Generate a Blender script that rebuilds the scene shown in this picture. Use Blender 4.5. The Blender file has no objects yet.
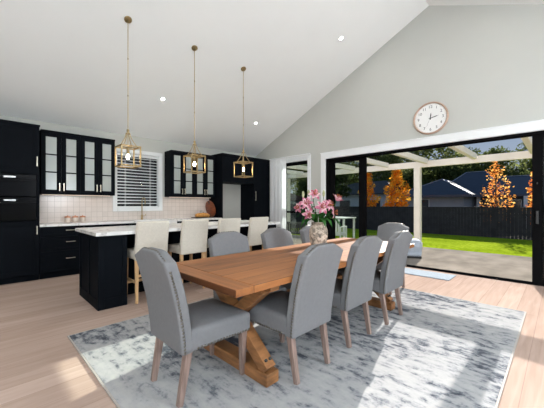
import bpy, bmesh, math, random
from mathutils import Vector, Matrix, noise as mnoise
random.seed(7)
PI = math.pi
S = bpy.context.scene
COL = S.collection

# ------------------------------------------------------------------ materials
def nodes_of(m):
    m.use_nodes = True
    return m.node_tree.nodes, m.node_tree.links

def lin(c):
    return tuple(((v/12.92) if v <= .04045 else ((v+.055)/1.055)**2.4) for v in [x/255. for x in c])

def mat(name, rgb, rough=.5, metal=0., var=0., scale=8., stretch=(1, 1, 1), bump=0., bscale=None, spec=.4, trans=0., emit=None, estr=0., coat=0.):
    """Principled material with an optional noise variation; rgb is linear"""
    m = bpy.data.materials.new(name)
    n, l = nodes_of(m)
    b = n['Principled BSDF']
    b.inputs['Base Color'].default_value = (*rgb, 1)
    b.inputs['Roughness'].default_value = rough
    b.inputs['Metallic'].default_value = metal
    b.inputs['Specular IOR Level'].default_value = spec
    b.inputs['Transmission Weight'].default_value = trans
    b.inputs['Coat Weight'].default_value = coat
    if emit:
        b.inputs['Emission Color'].default_value = (*emit, 1)
        b.inputs['Emission Strength'].default_value = estr
    if var or bump:
        tc = n.new('ShaderNodeTexCoord'); mp = n.new('ShaderNodeMapping')
        mp.inputs['Scale'].default_value = stretch
        l.new(tc.outputs['Object'], mp.inputs['Vector'])
        nz = n.new('ShaderNodeTexNoise'); nz.inputs['Scale'].default_value = scale
        nz.inputs['Detail'].default_value = 6
        l.new(mp.outputs['Vector'], nz.inputs['Vector'])
        if var:
            r = n.new('ShaderNodeValToRGB')
            r.color_ramp.elements[0].position = .3; r.color_ramp.elements[1].position = .7
            r.color_ramp.elements[0].color = (*[max(0, c*(1-var)) for c in rgb], 1)
            r.color_ramp.elements[1].color = (*[min(1, c*(1+var)) for c in rgb], 1)
            l.new(nz.outputs['Fac'], r.inputs['Fac']); l.new(r.outputs['Color'], b.inputs['Base Color'])
        if bump:
            n2 = n.new('ShaderNodeTexNoise'); n2.inputs['Scale'].default_value = bscale or scale*4
            n2.inputs['Detail'].default_value = 3
            l.new(mp.outputs['Vector'], n2.inputs['Vector'])
            bp = n.new('ShaderNodeBump'); bp.inputs['Strength'].default_value = bump; bp.inputs['Distance'].default_value = .01
            l.new(n2.outputs['Fac'], bp.inputs['Height']); l.new(bp.outputs['Normal'], b.inputs['Normal'])
    return m

def ramp(n, stops, interp='LINEAR'):
    r = n.new('ShaderNodeValToRGB'); cr = r.color_ramp; cr.interpolation = interp
    while len(cr.elements) < len(stops): cr.elements.new(.5)
    for e, (p, c) in zip(cr.elements, stops):
        e.position = p; e.color = (*c, 1)
    return r

def wood_mat(name, c1, c2, axis=0, board=.19, length=2.2, rough=.4, grain=1., gap=(.55, .5), spec=.4, seam=.004, coat=0.):
    """boards running along axis 0 (x) or 1 (y) with grain and dark seams"""
    m = bpy.data.materials.new(name); n, l = nodes_of(m); b = n['Principled BSDF']
    tc = n.new('ShaderNodeTexCoord'); mp = n.new('ShaderNodeMapping')
    if axis == 1: mp.inputs['Rotation'].default_value = (0, 0, PI/2)
    if axis == 2: mp.inputs['Rotation'].default_value = (0, PI/2, 0)
    l.new(tc.outputs['Object'], mp.inputs['Vector'])
    br = n.new('ShaderNodeTexBrick')
    br.inputs['Scale'].default_value = 1; br.inputs['Brick Width'].default_value = length; br.inputs['Row Height'].default_value = board
    br.inputs['Mortar Size'].default_value = seam; br.inputs['Mortar Smooth'].default_value = .2; br.offset = .37
    br.inputs['Color1'].default_value = (0, 0, 0, 1); br.inputs['Color2'].default_value = (1, 1, 1, 1)
    br.inputs['Mortar'].default_value = (.5, .5, .5, 1)
    l.new(mp.outputs['Vector'], br.inputs['Vector'])
    m2 = n.new('ShaderNodeMapping'); m2.inputs['Scale'].default_value = (1.2*grain, 16*grain, 16*grain)
    l.new(mp.outputs['Vector'], m2.inputs['Vector'])
    nz = n.new('ShaderNodeTexNoise'); nz.inputs['Scale'].default_value = 2; nz.inputs['Detail'].default_value = 8; nz.inputs['Distortion'].default_value = .6
    l.new(m2.outputs['Vector'], nz.inputs['Vector'])
    ad = n.new('ShaderNodeMix'); ad.data_type = 'FLOAT'; ad.inputs[0].default_value = .3
    l.new(nz.outputs['Fac'], ad.inputs[2]); l.new(br.outputs['Color'], ad.inputs[3])
    r = ramp(n, [(.25, c2), (.75, c1)])
    l.new(ad.outputs[0], r.inputs['Fac'])
    mx = n.new('ShaderNodeMix'); mx.data_type = 'RGBA'; mx.blend_type = 'MULTIPLY'
    l.new(br.outputs['Fac'], mx.inputs[0]); l.new(r.outputs['Color'], mx.inputs[6]); mx.inputs[7].default_value = (gap[0], gap[1], gap[1], 1)
    l.new(mx.outputs[2], b.inputs['Base Color'])
    b.inputs['Roughness'].default_value = rough; b.inputs['Specular IOR Level'].default_value = spec
    b.inputs['Coat Weight'].default_value = coat; b.inputs['Coat Roughness'].default_value = .5
    return m

def glass_mat(name, tint=(1, 1, 1), refl=1.0, ior=1.45):
    m = bpy.data.materials.new(name); n, l = nodes_of(m)
    n.remove(n['Principled BSDF']); out = n['Material Output']
    fr = n.new('ShaderNodeFresnel'); fr.inputs['IOR'].default_value = ior
    mu = n.new('ShaderNodeMath'); mu.operation = 'MULTIPLY'; mu.inputs[1].default_value = refl
    l.new(fr.outputs[0], mu.inputs[0])
    t = n.new('ShaderNodeBsdfTransparent'); t.inputs[0].default_value = (*tint, 1)
    g = n.new('ShaderNodeBsdfGlossy'); g.inputs['Roughness'].default_value = .01
    mx = n.new('ShaderNodeMixShader')
    l.new(mu.outputs[0], mx.inputs[0]); l.new(t.outputs[0], mx.inputs[1]); l.new(g.outputs[0], mx.inputs[2])
    l.new(mx.outputs[0], out.inputs[0])
    return m

def leaf_mat(name, stops, scale=3., trans=.35):
    m = bpy.data.materials.new(name); n, l = nodes_of(m)
    n.remove(n['Principled BSDF']); out = n['Material Output']
    tc = n.new('ShaderNodeTexCoord'); nz = n.new('ShaderNodeTexNoise'); nz.inputs['Scale'].default_value = scale; nz.inputs['Detail'].default_value = 8
    l.new(tc.outputs['Object'], nz.inputs['Vector'])
    r = ramp(n, stops); l.new(nz.outputs['Fac'], r.inputs['Fac'])
    d = n.new('ShaderNodeBsdfDiffuse'); t = n.new('ShaderNodeBsdfTranslucent')
    l.new(r.outputs[0], d.inputs[0]); l.new(r.outputs[0], t.inputs[0])
    mx = n.new('ShaderNodeMixShader'); mx.inputs[0].default_value = trans
    l.new(d.outputs[0], mx.inputs[1]); l.new(t.outputs[0], mx.inputs[2]); l.new(mx.outputs[0], out.inputs[0])
    return m

M = {}
M['ceiling'] = mat('ceiling_paint', (.885, .905, .91), .8, var=.01, scale=2)
M['wall'] = mat('greige_wall_paint', (.50, .505, .475), .75, var=.012, scale=3)
M['white_trim'] = mat('white_trim_paint', (.80, .82, .83), .4)
M['black_frame'] = mat('black_powdercoat', (.006, .006, .0065), .5, bump=.03, bscale=200, spec=0)
M['cabinet'] = mat('charcoal_cabinet_paint', (.0055, .0068, .0092), .5, var=.1, scale=5, spec=.02)
M['cab_inner'] = mat('cabinet_inside', (.62, .65, .63), .5)
M['glass'] = glass_mat('clear_glass', (.97, .98, .975), .5)
M['glass_tint'] = glass_mat('tinted_glass', (.88, .93, .895), .4)
M['cab_glass'] = mat('pale_reflection_glass', (.44, .48, .46), .22, trans=.2, spec=.7, bump=.05, bscale=30)  # pale body colour stands in for bright room reflections on the panes
M['oven_glass'] = mat('black_oven_glass', (.003, .003, .004), .12, spec=.2)
M['brass'] = mat('brushed_brass', (.44, .32, .16), .32, 1., var=.08, scale=30)
M['brass_dull'] = mat('aged_brass', (.33, .245, .125), .4, .85, var=.15, scale=40)
M['nickel'] = mat('satin_nickel', (.66, .60, .49), .3, 1.)
M['nailhead'] = mat('antique_nailheads', (.15, .135, .115), .35, 1.)
M['steel'] = mat('stainless_steel', (.6, .6, .6), .25, 1.)
M['fabric'] = mat('grey_woven_fabric', (.168, .168, .173), .92, var=.04, scale=40, bump=.06, bscale=350, spec=.15)
M['cream'] = mat('cream_linen_fabric', (.63, .575, .495), .92, var=.05, scale=50, bump=.1, bscale=300, spec=.15)
M['sheer'] = None
M['leg_wood'] = mat('weathered_leg_wood', (.225, .155, .128), .55, var=.3, scale=3, stretch=(22, 22, 1.5))
M['oak'] = mat('light_oak', (.62, .39, .20), .5, var=.15, scale=3, stretch=(20, 20, 1.2))
M['table'] = wood_mat('reclaimed_table_wood', (.35, .135, .040), (.12, .042, .012), 0, .165, 4.6, .54, 1.0, (.3, .3), .25, .003, .15)
M['table_end'] = wood_mat('table_end_wood', (.32, .122, .037), (.13, .046, .013), 1, .14, 3., .54, 1.0, (.4, .35), .25, .003, .15)
M['trestle'] = mat('trestle_wood', (.24, .105, .038), .5, var=.4, scale=2.2, stretch=(3, 3, 14), bump=.1)
M['floor'] = wood_mat('oak_floor_boards', (.475, .358, .298), (.345, .250, .204), 0, .19, 2.2, .6, .8, (.75, .72), 0., .003)
M['concrete'] = mat('patio_concrete', (.27, .238, .20), .85, var=.22, scale=1.6, stretch=(1, 1.6, 1), bump=.2, bscale=30, spec=0)
M['pergola'] = mat('cream_painted_timber', (.90, .82, .72), .6, var=.04, scale=4)
M['fence'] = None
M['stone'] = None
M['copper'] = mat('copper', (.62, .27, .15), .3, 1.)
M['canister'] = mat('cream_glaze', (.58, .49, .42), .2)
M['ceramic'] = mat('white_ceramic', (.8, .79, .77), .2)
M['board_wood'] = mat('red_brown_board', (.22, .06, .022), .35, var=.4, scale=4, stretch=(1, 1, 7))
M['bread'] = mat('golden_crust', (.52, .24, .06), .7, var=.3, scale=18, bump=.3, bscale=60)
M['slate'] = mat('dark_slate', (.03, .03, .03), .6)
M['petal'] = None
M['leaf'] = leaf_mat('lily_leaf', [(.3, (.012, .05, .012)), (.7, (.05, .16, .04))], 12, .2)
M['stamen'] = mat('stamen', (.30, .08, .02), .6)
M['bud'] = mat('lily_bud', (.40, .42, .22), .6, var=.3, scale=20)
M['bulb'] = mat('lit_bulb', (1, .85, .6), .3, emit=(1, .72, .42), estr=110)
M['uplight'] = mat('lit_uplight', (1, 1, 1), .3, emit=(1, .985, .96), estr=20)
M['led'] = mat('led_strip', (1, .9, .8), .4, emit=(1, .78, .6), estr=.5)
M['down'] = mat('lit_downlight', (1, 1, 1), .3, emit=(1, .96, .9), estr=60)
M['clock_face'] = mat('clock_face', (.80, .80, .79), .5, var=.02, scale=10)
M['clock_rim'] = mat('clock_rim', (.50, .35, .27), .4, .3, var=.1, scale=20)
M['ink'] = mat('dark_ink', (.05, .05, .055), .6)
M['mat_blue'] = mat('door_mat_weave', (.36, .41, .46), .95, var=.12, scale=40, bump=.3, bscale=200, spec=0)
M['outdoor_white'] = mat('outdoor_white', (.55, .57, .53), .5)
M['outdoor_black'] = mat('outdoor_black', (.02, .02, .02), .5)
M['outdoor_grey'] = mat('outdoor_grey_cushion', (.42, .47, .55), .9, var=.1, scale=10)
M['roof'] = mat('blue_slate_roof', (.020, .026, .038), .5, var=.2, scale=1.5, stretch=(1, 1, 6))
M['house_wall'] = mat('house_render', (.30, .32, .36), .8, var=.06, scale=2)
M['house_dark'] = mat('house_dark_render', (.10, .10, .12), .8, var=.06, scale=2)
M['fascia'] = mat('pale_fascia', (.70, .71, .72), .5)
M['ridge_cap'] = mat('roof_ridge_cap', (.30, .33, .38), .6)
M['pane_dark'] = mat('house_window_pane', (.05, .06, .07), .08)
M['trunk'] = mat('bark', (.10, .075, .055), .9, var=.3, scale=4, stretch=(6, 6, 1))
M['trunk_pale'] = mat('pale_bark', (.32, .29, .25), .9, var=.3, scale=3, stretch=(5, 5, 1))
M['leaf_gum'] = leaf_mat('gum_leaves', [(.3, (.07, .10, .03)), (.55, (.21, .24, .08)), (.75, (.36, .37, .15))], 1.2, .5)
M['leaf_dark'] = leaf_mat('dark_leaves', [(.3, (.04, .065, .02)), (.7, (.16, .19, .065))], 1.4, .5)
M['leaf_orange'] = leaf_mat('autumn_leaves', [(.28, (.82, .19, .02)), (.42, (1., .38, .03)), (.56, (1., .54, .05)), (.74, (1., .78, .16))], 1.6, .62)
M['leaf_red'] = leaf_mat('red_autumn_leaves', [(.28, (.50, .10, .03)), (.46, (.85, .32, .06)), (.66, (.95, .66, .20))], 1.8, .5)
M['leaf_shrub'] = leaf_mat('shrub_leaves', [(.3, (.02, .05, .012)), (.7, (.09, .15, .03))], 5, .3)

def sheer_mat():
    m = bpy.data.materials.new('sheer_white_curtain'); n, l = nodes_of(m); n.remove(n['Principled BSDF'])
    d = n.new('ShaderNodeBsdfDiffuse'); d.inputs[0].default_value = (.94, .95, .96, 1)
    t = n.new('ShaderNodeBsdfTranslucent'); t.inputs[0].default_value = (.94, .95, .96, 1)
    a = n.new('ShaderNodeMixShader'); a.inputs[0].default_value = .45
    l.new(d.outputs[0], a.inputs[1]); l.new(t.outputs[0], a.inputs[2]); l.new(a.outputs[0], n['Material Output'].inputs[0])
    return m
M['sheer'] = sheer_mat()

def tile_mat():
    m = bpy.data.materials.new('cream_gloss_tiles'); n, l = nodes_of(m); b = n['Principled BSDF']
    tc = n.new('ShaderNodeTexCoord'); mp = n.new('ShaderNodeMapping'); mp.inputs['Rotation'].default_value = (PI/2, 0, 0)
    l.new(tc.outputs['Object'], mp.inputs['Vector'])
    br = n.new('ShaderNodeTexBrick'); br.offset = 0
    br.inputs['Scale'].default_value = 1; br.inputs['Brick Width'].default_value = .1; br.inputs['Row Height'].default_value = .1
    br.inputs['Mortar Size'].default_value = .0035; br.inputs['Mortar Smooth'].default_value = .3
    br.inputs['Color1'].default_value = (.71, .64, .595, 1); br.inputs['Color2'].default_value = (.67, .60, .555, 1)
    br.inputs['Mortar'].default_value = (.52, .46, .42, 1)
    l.new(mp.outputs['Vector'], br.inputs['Vector']); l.new(br.outputs['Color'], b.inputs['Base Color'])
    bp = n.new('ShaderNodeBump'); bp.invert = True; bp.inputs['Strength'].default_value = .4; bp.inputs['Distance'].default_value = .004
    l.new(br.outputs['Fac'], bp.inputs['Height']); l.new(bp.outputs['Normal'], b.inputs['Normal'])
    b.inputs['Roughness'].default_value = .2
    return m
M['tile'] = tile_mat()

def marble_mat():
    m = bpy.data.materials.new('pale_veined_stone'); n, l = nodes_of(m); b = n['Principled BSDF']
    tc = n.new('ShaderNodeTexCoord')
    nz = n.new('ShaderNodeTexNoise'); nz.inputs['Scale'].default_value = 2.2; nz.inputs['Detail'].default_value = 10; nz.inputs['Distortion'].default_value = 1.6
    l.new(tc.outputs['Object'], nz.inputs['Vector'])
    r = ramp(n, [(.40, (.80, .79, .77)), (.48, (.74, .73, .71)), (.52, (.52, .50, .48)), (.56, (.78, .77, .75))])
    l.new(nz.outputs['Fac'], r.inputs['Fac']); l.new(r.outputs[0], b.inputs['Base Color'])
    b.inputs['Roughness'].default_value = .25
    return m
M['marble'] = marble_mat()

def rug_mat():
    m = bpy.data.materials.new('distressed_blue_grey_rug'); n, l = nodes_of(m); b = n['Principled BSDF']
    tc = n.new('ShaderNodeTexCoord')
    def nz(sc, scale, det=8, dist=0., off=(0, 0, 0)):
        mp = n.new('ShaderNodeMapping'); mp.inputs['Scale'].default_value = sc; mp.inputs['Location'].default_value = off
        l.new(tc.outputs['Object'], mp.inputs['Vector'])
        t = n.new('ShaderNodeTexNoise'); t.inputs['Scale'].default_value = scale; t.inputs['Detail'].default_value = det
        t.inputs['Distortion'].default_value = dist; t.inputs['Roughness'].default_value = .62
        l.new(mp.outputs['Vector'], t.inputs['Vector']); return t.outputs['Fac']
    def mth(op, a, b_):
        x = n.new('ShaderNodeMath'); x.operation = op
        for i, v in enumerate((a, b_)):
            if isinstance(v, (int, float)): x.inputs[i].default_value = v
            else: l.new(v, x.inputs[i])
        return x.outputs[0]
    big = nz((1, .8, 1), 1.1, 3, 0, (3, 1, 0))
    blot = nz((1.2, .8, 1), 12, 10, .4)
    streak = nz((7, 1.1, 1), 2.6, 8, .3, (0, 5, 0))
    fine = nz((1, 1, 1), 60, 4)
    a = mth('ADD', mth('MULTIPLY', blot, .6), mth('MULTIPLY', streak, .4))
    a = mth('ADD', a, mth('MULTIPLY', mth('SUBTRACT', big, .44), .60))
    a = mth('ADD', a, mth('MULTIPLY', mth('SUBTRACT', fine, .5), .12))
    r = ramp(n, [(.38, (.375, .37, .365)), (.52, (.325, .325, .328)), (.58, (.23, .236, .25)), (.63, (.11, .118, .135)), (.70, (.055, .06, .075))])
    l.new(a, r.inputs['Fac']); l.new(r.outputs[0], b.inputs['Base Color'])
    b.inputs['Roughness'].default_value = .95; b.inputs['Specular IOR Level'].default_value = 0
    bp = n.new('ShaderNodeBump'); bp.inputs['Strength'].default_value = .25; bp.inputs['Distance'].default_value = .006
    l.new(a, bp.inputs['Height']); l.new(bp.outputs['Normal'], b.inputs['Normal'])
    return m
M['rug'] = rug_mat()
M['rug_edge'] = mat('rug_binding', (.36, .33, .30), .9, var=.1, scale=60)

def grass_mat():
    m = bpy.data.materials.new('mown_lawn'); n, l = nodes_of(m); b = n['Principled BSDF']
    tc = n.new('ShaderNodeTexCoord')
    a = n.new('ShaderNodeTexNoise'); a.inputs['Scale'].default_value = .7; a.inputs['Detail'].default_value = 4
    c = n.new('ShaderNodeTexNoise'); c.inputs['Scale'].default_value = 9; c.inputs['Detail'].default_value = 8
    l.new(tc.outputs['Object'], a.inputs['Vector']); l.new(tc.outputs['Object'], c.inputs['Vector'])
    mx = n.new('ShaderNodeMix'); mx.data_type = 'FLOAT'; mx.inputs[0].default_value = .6
    l.new(a.outputs['Fac'], mx.inputs[2]); l.new(c.outputs['Fac'], mx.inputs[3])
    r = ramp(n, [(.3, (.11, .165, .008)), (.5, (.23, .32, .016)), (.7, (.38, .45, .04))])
    l.new(mx.outputs[0], r.inputs['Fac']); l.new(r.outputs[0], b.inputs['Base Color'])
    bp = n.new('ShaderNodeBump'); bp.inputs['Strength'].default_value = .8; bp.inputs['Distance'].default_value = .05
    l.new(c.outputs['Fac'], bp.inputs['Height']); l.new(bp.outputs['Normal'], b.inputs['Normal'])
    b.inputs['Roughness'].default_value = .9; b.inputs['Specular IOR Level'].default_value = 0
    return m
M['grass'] = grass_mat()
M['ground'] = mat('rough_ground', (.16, .15, .07), .95, var=.3, scale=.6)

def paling_mat():
    m = bpy.data.materials.new('charcoal_palings'); n, l = nodes_of(m); b = n['Principled BSDF']
    tc = n.new('ShaderNodeTexCoord'); sp = n.new('ShaderNodeSeparateXYZ'); l.new(tc.outputs['Object'], sp.inputs[0])
    nz = n.new('ShaderNodeTexNoise'); nz.inputs['Scale'].default_value = 3; nz.inputs['Detail'].default_value = 6
    l.new(tc.outputs['Object'], nz.inputs['Vector'])
    r = ramp(n, [(.3, (.016, .015, .019)), (.7, (.032, .030, .036))])
    l.new(nz.outputs['Fac'], r.inputs['Fac']); l.new(r.outputs[0], b.inputs['Base Color'])
    b.inputs['Roughness'].default_value = .8
    return m
M['fence'] = paling_mat()

def vase_mat():
    m = bpy.data.materials.new('mottled_stone_vase'); n, l = nodes_of(m); b = n['Principled BSDF']
    tc = n.new('ShaderNodeTexCoord')
    v = n.new('ShaderNodeTexNoise'); v.inputs['Scale'].default_value = 26; v.inputs['Detail'].default_value = 6; v.inputs['Distortion'].default_value = 1.
    l.new(tc.outputs['Object'], v.inputs['Vector'])
    r = ramp(n, [(.36, (.12, .10, .085)), (.48, (.34, .27, .21)), (.62, (.56, .46, .37))])
    l.new(v.outputs['Fac'], r.inputs['Fac']); l.new(r.outputs[0], b.inputs['Base Color'])
    bp = n.new('ShaderNodeBump'); bp.inputs['Strength'].default_value = .6; bp.inputs['Distance'].default_value = .01
    l.new(v.outputs['Fac'], bp.inputs['Height']); l.new(bp.outputs['Normal'], b.inputs['Normal'])
    b.inputs['Roughness'].default_value = .75
    return m
M['stone'] = vase_mat()
M['petal'] = leaf_mat('pink_lily_petal', [(.3, (.42, .09, .17)), (.48, (.62, .24, .33)), (.62, (.86, .62, .66))], 26, .35)

# ------------------------------------------------------------------ mesh builder
class MB:
    def __init__(s): s.v = []; s.f = []
    def add(s, vs, fs, mtx=None):
        o = len(s.v)
        s.v += [tuple((mtx @ Vector(p)) if mtx is not None else p) for p in vs]
        s.f += [tuple(i+o for i in f) for f in fs]
        return s
    def box(s, x0, x1, y0, y1, z0, z1, mtx=None):
        vs = [(x, y, z) for x in (x0, x1) for y in (y0, y1) for z in (z0, z1)]
        return s.add(vs, [(0, 1, 3, 2), (4, 6, 7, 5), (0, 4, 5, 1), (2, 3, 7, 6), (0, 2, 6, 4), (1, 5, 7, 3)], mtx)
    def bar(s, a, b, w, h, up=(0, 0, 1), w2=None, h2=None):
        """rectangular beam from a to b; w across, h along up"""
        a = Vector(a); b = Vector(b); d = (b-a).normalized(); up = Vector(up)
        r = d.cross(up).normalized(); u = r.cross(d).normalized()
        w2 = w if w2 is None else w2; h2 = h if h2 is None else h2
        vs = []
        for p, ww, hh in ((a, w, h), (b, w2, h2)):
            for i, j in ((-1, -1), (1, -1), (1, 1), (-1, 1)):
                vs.append(tuple(p+r*(i*ww/2)+u*(j*hh/2)))
        return s.add(vs, [(3, 2, 1, 0), (4, 5, 6, 7), (0, 1, 5, 4), (1, 2, 6, 5), (2, 3, 7, 6), (3, 0, 4, 7)])
    def tube(s, pts, r, n=8, caps=True):
        pts = [Vector(p) for p in pts]; rs = r if isinstance(r, (list, tuple)) else [r]*len(pts)
        vs = []; fs = []
        prev = None
        for i, p in enumerate(pts):
            d = (pts[min(i+1, len(pts)-1)]-pts[max(i-1, 0)]).normalized()
            if prev is None:
                a = Vector((0, 0, 1)) if abs(d.z) < .9 else Vector((1, 0, 0))
                prev = d.cross(a).normalized()
            prev = (prev - d*prev.dot(d)).normalized(); q = d.cross(prev)
            for k in range(n):
                t = 2*PI*k/n; vs.append(tuple(p+(prev*math.cos(t)+q*math.sin(t))*rs[i]))
        for i in range(len(pts)-1):
            for k in range(n):
                fs.append((i*n+k, i*n+(k+1) % n, (i+1)*n+(k+1) % n, (i+1)*n+k))
        if caps:
            fs.append(tuple(reversed(range(n)))); fs.append(tuple((len(pts)-1)*n+k for k in range(n)))
        return s.add(vs, fs)
    def lathe(s, prof, n=24, mtx=None, caps=True):
        vs = []; fs = []
        for r, z in prof:
            for k in range(n):
                t = 2*PI*k/n; vs.append((r*math.cos(t), r*math.sin(t), z))
        for i in range(len(prof)-1):
            for k in range(n):
                fs.append((i*n+k, i*n+(k+1) % n, (i+1)*n+(k+1) % n, (i+1)*n+k))
        if caps: fs.append(tuple(reversed(range(n)))); fs.append(tuple((len(prof)-1)*n+k for k in range(n)))
        return s.add(vs, fs, mtx)
    def rbox(s, c, h, r, n=4, m=3, warp=None):
        """rounded box: centre c, half sizes h, corner radius r; warp moves each vertex"""
        def axis(hh):
            a = [-hh + r*(1-math.cos(PI/2*i/n)) for i in range(n)]
            b = [-hh+r+(2*hh-2*r)*i/m for i in range(m+1)]
            return a + b + [-v for v in reversed(a)]
        A = [axis(v) for v in h]; L = [len(a) for a in A]
        idx = {}; vs = []; fs = []
        def vid(i, j, k):
            if (i, j, k) not in idx:
                p = [A[0][i], A[1][j], A[2][k]]
                inn = [max(-(hh-r), min(hh-r, q)) for q, hh in zip(p, h)]
                d = Vector([q-w for q, w in zip(p, inn)])
                if d.length > 1e-9:
                    d = d.normalized()*r
                p = Vector(inn)+d+Vector(c)
                if warp: p = Vector(warp(p))
                idx[(i, j, k)] = len(vs); vs.append(tuple(p))
            return idx[(i, j, k)]
        for a in range(3):
            b, cc = (a+1) % 3, (a+2) % 3
            for side in (0, L[a]-1):
                for p in range(L[b]-1):
                    for q in range(L[cc]-1):
                        quad = []
                        for dp, dq in ((0, 0), (1, 0), (1, 1), (0, 1)):
                            t = [0, 0, 0]; t[a] = side; t[b] = p+dp; t[cc] = q+dq
                            quad.append(vid(*t))
                        if side == 0: quad.reverse()
                        fs.append(tuple(quad))
        return s.add(vs, fs)
    def ball(s, c, r, nu=10, nv=6, sc=(1, 1, 1)):
        prof = [(max(1e-4, math.sin(PI*i/nv)), -math.cos(PI*i/nv)) for i in range(nv+1)]
        return s.lathe(prof, nu, Matrix.Translation(c) @ Matrix.Diagonal((r*sc[0], r*sc[1], r*sc[2], 1)))
    def build(s, name, material, parent=None, smooth=None, bevel=0., mtx=None):
        me = bpy.data.meshes.new(name)
        me.from_pydata(s.v, [], s.f); me.materials.append(material)
        bm = bmesh.new(); bm.from_mesh(me)
        bmesh.ops.recalc_face_normals(bm, faces=bm.faces); bm.to_mesh(me); bm.free()
        if smooth is not None:
            for p in me.polygons: p.use_smooth = True
            if smooth < 179: me.set_sharp_from_angle(angle=math.radians(smooth))
        o = bpy.data.objects.new(name, me); COL.objects.link(o)
        if parent: o.parent = parent
        if bevel:
            md = o.modifiers.new('edge', 'BEVEL'); md.width = bevel; md.segments = 2; md.limit_method = 'ANGLE'; md.angle_limit = math.radians(40)
        return o

def tag(o, label, cat, group=None, kind=None):
    o['label'] = label; o['category'] = cat
    if group: o['group'] = group
    if kind: o['kind'] = kind
    return o
def thing(name, label, cat, loc=(0, 0, 0), rz=0., group=None):
    o = bpy.data.objects.new(name, None); COL.objects.link(o); o.empty_display_size = .1
    o.location = loc; o.rotation_euler = (0, 0, rz)
    return tag(o, label, cat, group)
def struct(o, label=None, cat=None):
    o['kind'] = 'structure'
    if label: o['label'] = label
    if cat: o['category'] = cat
    return o
def dup(root, loc, rz, label, group=None):
    r = root.copy(); COL.objects.link(r); r.location = loc; r.rotation_euler = (0, 0, rz); r['label'] = label
    if group: r['group'] = group
    for ch in list(root.children):
        c = ch.copy(); COL.objects.link(c); c.parent = r
        for g in ch.children:
            d = g.copy(); COL.objects.link(d); d.parent = c
    return r

# ------------------------------------------------------------------ camera
cam_d = bpy.data.cameras.new('camera'); cam = bpy.data.objects.new('camera', cam_d); COL.objects.link(cam)
cam_d.sensor_width = 36; cam_d.lens = 36*292/544.; cam_d.shift_y = 1/544.
cam_d.clip_start = .05; cam_d.clip_end = 400
cam.location = (0, 0, 1.24); cam.rotation_euler = (PI/2, 0, -math.radians(45.2))
S.camera = cam

# ------------------------------------------------------------------ room shell
GX, KY, LX, FY = 6.06, 6.70, -3.4, -3.10      # gable wall, kitchen wall, left wall, wall behind the camera
RY, RZ, SL = 1.8, 5.04, .4657                 # ridge
def cz(y): return RZ - SL*abs(y-RY)

struct(MB().box(LX-.2, GX+.02, FY-.2, KY+.2, -.12, 0).build('floor', M['floor']), 'oak floor boards running along the kitchen', 'floor')
c = MB()
for y0, y1 in ((RY, KY+.25), (FY-.25, RY)):
    a, b = cz(y0), cz(y1)
    c.add([(LX-.2, y0, a), (GX+.16, y0, a), (GX+.16, y1, b), (LX-.2, y1, b), (LX-.2, y0, a+.2), (GX+.16, y0, a+.2), (GX+.16, y1, b+.2), (LX-.2, y1, b+.2)],
          [(0, 1, 2, 3), (7, 6, 5, 4), (0, 4, 5, 1), (1, 5, 6, 2), (2, 6, 7, 3), (3, 7, 4, 0)])
struct(c.build('ceiling', M['ceiling']), 'white raked ceiling meeting at a high ridge', 'ceiling')

def gable(name, x0, x1, holes):
    """gable wall between x0 and x1; holes = (y0, y1, z0, z1) sorted by y"""
    m = MB()
    def poly(pts):
        n = len(pts); vs = [(x0, y, z) for y, z in pts]+[(x1, y, z) for y, z in pts]
        m.add(vs, [tuple(range(n)), tuple(reversed(range(n, 2*n)))]+[(i, (i+1) % n, n+(i+1) % n, n+i) for i in range(n)])
    y = FY-.14
    hd = 2.44
    for h in holes:
        poly([(y, 0), (h[0], 0), (h[0], hd), (y, hd)])
        if h[2] > 0: poly([(h[0], 0), (h[1], 0), (h[1], h[2]), (h[0], h[2])])
        if h[3] < hd: poly([(h[0], h[3]), (h[1], h[3]), (h[1], hd), (h[0], hd)])
        y = h[1]
    poly([(y, 0), (KY+.14, 0), (KY+.14, hd), (y, hd)])
    poly([(FY-.14, hd), (KY+.14, hd), (KY+.14, cz(KY+.14)+.02), (RY, RZ+.02), (FY-.14, cz(FY-.14)+.02)])
    return struct(m.build(name, M['wall']))
DY0, DY1, DH = -1.25, 4.15, 2.384
WY0, WY1, WH = 4.70, 5.62, 2.42
o = gable('wall_right', GX, GX+.16, [(DY0, DY1, 0, DH), (WY0, WY1, 0.0, WH)]); o['label'] = 'greige gable wall above the sliding doors'; o['category'] = 'wall'
gable('wall_left', LX-.16, LX, [(-2.2, .8, 0.0, 2.4)])  # opening in the unseen left wall added to admit skylight
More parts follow.
